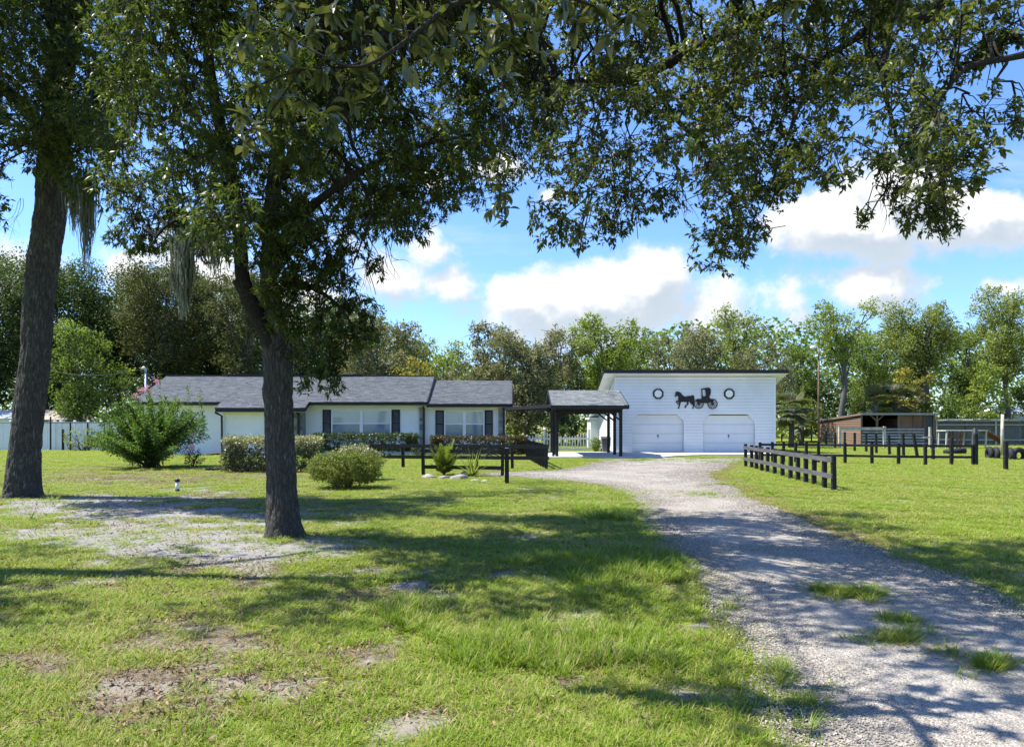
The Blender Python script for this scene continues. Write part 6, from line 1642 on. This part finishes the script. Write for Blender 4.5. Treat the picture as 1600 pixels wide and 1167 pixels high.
LF['loose'] = leaf('loose_shrub_leaf', [(.075,.11,.018), (.145,.19,.032), (.22,.26,.06), (.14,.13,.045)], .45, .3, .35, None, .3, 2.5)
LF['myrtle'] = leaf('myrtle_leaf', [(.042,.091,.020), (.091,.161,.034), (.161,.231,.056), (.070,.126,.028)], .6, .18, .38, None, .25, 1.0)
LF['flower'] = leaf('pink_flower', [(.62,.26,.40), (.75,.38,.52), (.55,.22,.36)], .7, .2, .35, (1.1,1.0,1.0), .1, 3)
def hedge_at(lab, p0, p1, top, bot, Y, dep, n, mat, tm=None):
    x0, x1 = X_(p0, Y), X_(p1, Y); z1, z0 = Z_(top, Y), max(.12, Z_(bot, Y))
    return leafy('hedge', lab, ((x0+x1)/2, Y, (z0+z1)/2), ((x1-x0)/2, dep, (z1-z0)/2), n, mat, r3, .085, .045, 'hedge', True, 14, None, tm, .08)
hedge_at('clipped dark green hedge on bare stems under the main windows', 490, 652, 679, 703, 38.4, .45, 26000, LF['hedge'])
hedge_at('clipped reddish hedge under the windows of the lower wing', 674, 823, 683, 706, 38.0, .45, 24000, LF['hedge_red'])
def shrub_px(lab, p0, p1, top, base, dep, n, mat, L, W, box=False, tm=None, name='shrub', stems=10):
    Y = on_ground(800, base).y; x0, x1 = X_(p0, Y), X_(p1, Y); z1 = Z_(top, Y)
    return leafy(name, lab, ((x0+x1)/2, Y + dep, z1*.5 + .05), ((x1-x0)/2, dep, z1*.5 - .03), n, mat, r3, L, W, 'shrub', box, stems, None, tm, .04)
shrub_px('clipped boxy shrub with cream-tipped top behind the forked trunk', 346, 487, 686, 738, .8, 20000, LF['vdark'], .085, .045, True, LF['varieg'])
shrub_px('loose yellow-green shrub beside the forked trunk', 466, 592, 708, 766, .75, 21000, LF['loose'], .055, .026)
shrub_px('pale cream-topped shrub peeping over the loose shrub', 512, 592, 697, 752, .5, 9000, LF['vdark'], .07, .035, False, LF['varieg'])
leafy('shrub', 'small green shrub beside the refuse bin', (X_(931,44.4), 44.4, .42), (.36,.3,.4), 900, LF['green'], r3, .10, .05)
leafy('shrub', 'thin twiggy shrub against the white vinyl fence', (X_(132,46), 46, .75), (1.5,.4,.7), 520, LF['olive'], r3, .13, .07, stems=22)
leafy('shrub', 'small reddish shrub at the foot of the flowering myrtle', (X_(302,29.4), 29.4, .32), (.42,.4,.34), 900, LF['hedge_red'], r3, .07, .03)
leafy('shrub', 'little dark shrub at the hedge end by the white wall', (X_(494,37.6), 37.6, .5), (.3,.3,.45), 700, LF['hedge'], r3, .08, .04)
leafy('shrub', 'green shrub at the far end of the main hedge', (X_(655,37.4), 37.4, .3), (.5,.3,.28), 500, LF['hedge'], r3, .08, .04)
# flowering myrtle: arching stems with leaves along them
gM = on_ground(236, 730)
my = thing('crape_myrtle', 'large vase-shaped green myrtle with pink flowers in the lawn', 'flowering shrub', gM)
st, lf = Acc(), Acc(); tipsM = []
for k in range(100):
    a = k*2.399 + r3.uniform(-.3, .3); q = (k + .5)/100; sp = q**.48*2.5*r3.uniform(.8, 1.1); hgt = 3.0*math.sqrt(max(.05, 1 - (sp/2.85)**2))*r3.uniform(.6, 1.0)
    if k in (3, 6, 1): hgt *= 1.12
    b = np.array([gM.x + r3.normal(0,.15), gM.y + r3.normal(0,.15), 0]); e = np.array([gM.x + sp*math.cos(a), gM.y + .85*sp*math.sin(a), max(.35, hgt)])
    t = np.linspace(0, 1, 12)[:, None]; P = b + (e - b)*np.concatenate([t**1.15, t**1.15, t**.9], 1) + r3.normal(0,.03,(12,3))*np.sin(np.pi*t)
    st.add(*limb_arrays(P, np.linspace(.022, .004, 12), 5)); tipsM.append(P[-1])
    n = 350; tt = r3.uniform(.10, 1, n)**.75; i0 = np.minimum((tt*11).astype(int), 10); f = tt*11 - i0; C = P[i0]*(1-f[:,None]) + P[i0+1]*f[:,None]
    Dv = unit(r3.normal(0, 1, (n,3)) + unit(P[i0+1]-P[i0])*.7); off = Dv*r3.uniform(.0, .24, (n,1))*(1 - .5*tt[:,None])
    s = r3.uniform(.06, .12, n); lf.add(*leaves4(C + off, Dv + np.array([0,0,-.1]), unit(r3.normal(0,.5,(n,3)) + np.array([0,0,1.])), s, s*.5))
tag(st.build('stems', M['twig'], my, True), kind='stuff'); lf.build('foliage', LF['myrtle'], my)
for px, py, Y in ((245,596,28.6),(229,606,28.8),(222,610,28.9),(213,619,29.0),(300,700,28.2)):
    c = np.array(at(px, py, Y)); a = Acc(); n = 34; Pq = c + r3.normal(0, .06, (n,3)); a.add(*leaves4(Pq, r3.normal(0,1,(n,3)), r3.normal(0,1,(n,3)), np.full(n,.07), np.full(n,.06))); 
    i = np.argmin([np.linalg.norm(t_ - c) for t_ in tipsM]); a.add(*twigs(tipsM[i][None], c[None], np.array([.008]), np.array([.004]))); tag(a.build('flower_cluster', LF['flower'], my), kind='stuff')
# tall leafy shoots above the myrtle
for px, top in ((248,584),(293,604),(350-38,612)):
    c = at(px, top, 28.7); a = Acc(); n = 170; t = r3.uniform(0, 1, n); b = np.array([c.x*.985 - .0, 28.7, 1.4]); e = np.array(c); C = b + (e-b)*t[:,None]; Dv = unit(r3.normal(0,1,(n,3)) + np.array([0,0,.5]))
    s = r3.uniform(.05,.10,n); a.add(*leaves4(C + Dv*.06, Dv, unit(r3.normal(0,.5,(n,3)) + np.array([0,0,1.])), s, s*.5)); a.add(*twigs(b[None], e[None], np.array([.012]), np.array([.003]))); a.build('shoot', LF['myrtle'], my)
# bed plants: feathery plant and spiky plant
gP = on_ground(694, 742)
fp_ = thing('feathery_plant', 'bright yellow-green feathery bush among the pale rocks', 'plant', gP)
for k in range(64):
    a = k*2.399; el = math.radians(90 - 50*math.sqrt((k+.5)/64)*r3.uniform(.5, 1.2)); ln = r3.uniform(.5, 1.4)*(.35 + .65*math.sin(el)**2); d = np.array([math.cos(a)*math.cos(el), math.sin(a)*math.cos(el), math.sin(el)])
    ac = Acc(); b = np.array([gP.x, gP.y, .02]); t = np.linspace(0, 1, 6)[:, None]; P = b + d*ln*t + np.array([0,0,-.10])*t**2.2
    ac.add(*limb_arrays(P, np.linspace(.010,.003,6), 4)); n = 84; tt = np.repeat(np.linspace(.2, 1, n//2), 2); s_ = np.tile([-1., 1.], n//2); C = b + d*ln*tt[:,None] + np.array([0,0,-.10])*(tt**2.2)[:,None]
    sd = unit(np.cross(d, [0,0,1.])); D = sd*s_[:,None] + d*.9 + r3.normal(0,.25,(n,3)); L_ = .20*(1.15 - tt)*r3.uniform(.7,1.2,n) + .03
    ac.add(*leaves4(C, D, np.repeat(np.cross(sd, d)[None], n, 0) + r3.normal(0,.2,(n,3)), L_, np.full(n, .022))); ac.build('frond', LF['loose'] if k > 34 else LF['bright'], fp_)
gS = on_ground(738, 744)
sp_l = thing('spiky_plant', 'grey-green spiky clump beside the feathery bush', 'plant', gS)
for k in range(70):
    a = k*2.399; el = math.radians(90 - 72*math.sqrt((k+.5)/70)); ln = r3.uniform(.55, 1.18); d = np.array([math.cos(a)*math.cos(el), math.sin(a)*math.cos(el), math.sin(el)]); s = unit(np.cross(d,[0,0,1.]) + 1e-6)
    m = 6; t = np.linspace(0, 1, m)[:,None]; P = np.array([gS.x, gS.y, .01]) + d*ln*t + np.array([0,0,-.22*math.cos(el)])*t**2; w = (.020*(1 - t**1.6) + .001)
    A_, B_ = P - s*w, P + s*w; i = np.arange(m-1); ac = Acc(); ac.add(np.concatenate([A_, B_]), [np.stack([i,i+1,m+i+1,m+i],1)]); ac.build('blade', LF['olive'], sp_l)
# sprouts by the massive trunk
def sprout(lab, px, py, h, n, mat):
    g0 = on_ground(px, py); o = thing('weed_sprout', lab, 'weed', g0); 
    for k in range(n):
        a = r3.uniform(0, 6.28); el = math.radians(r3.uniform(55, 88)); ln = h*r3.uniform(.5, 1); d = np.array([math.cos(a)*math.cos(el), math.sin(a)*math.cos(el), math.sin(el)]); s = unit(np.cross(d,[0.3,0.2,1.]))
        m = 5; t = np.linspace(0,1,m)[:,None]; P = np.array([g0.x + r3.normal(0,.03), g0.y + r3.normal(0,.03), 0]) + d*ln*t + np.array([math.cos(a),math.sin(a),-.3])*t**3*ln*.2; w = .010*(1 - t**2) + .001
        A_, B_ = P - s*w, P + s*w; i = np.arange(m-1); ac = Acc(); ac.add(np.concatenate([A_,B_]), [np.stack([i,i+1,m+i+1,m+i],1)]); ac.build('blade', mat, o)
sprout('upright weed sprout alone in the pale sand', 46, 812, .30, 9, M['grass_tall'])
sprout('thin weed leaning beside the foot of the massive trunk', 76, 770, .40, 6, M['grass_tall'])
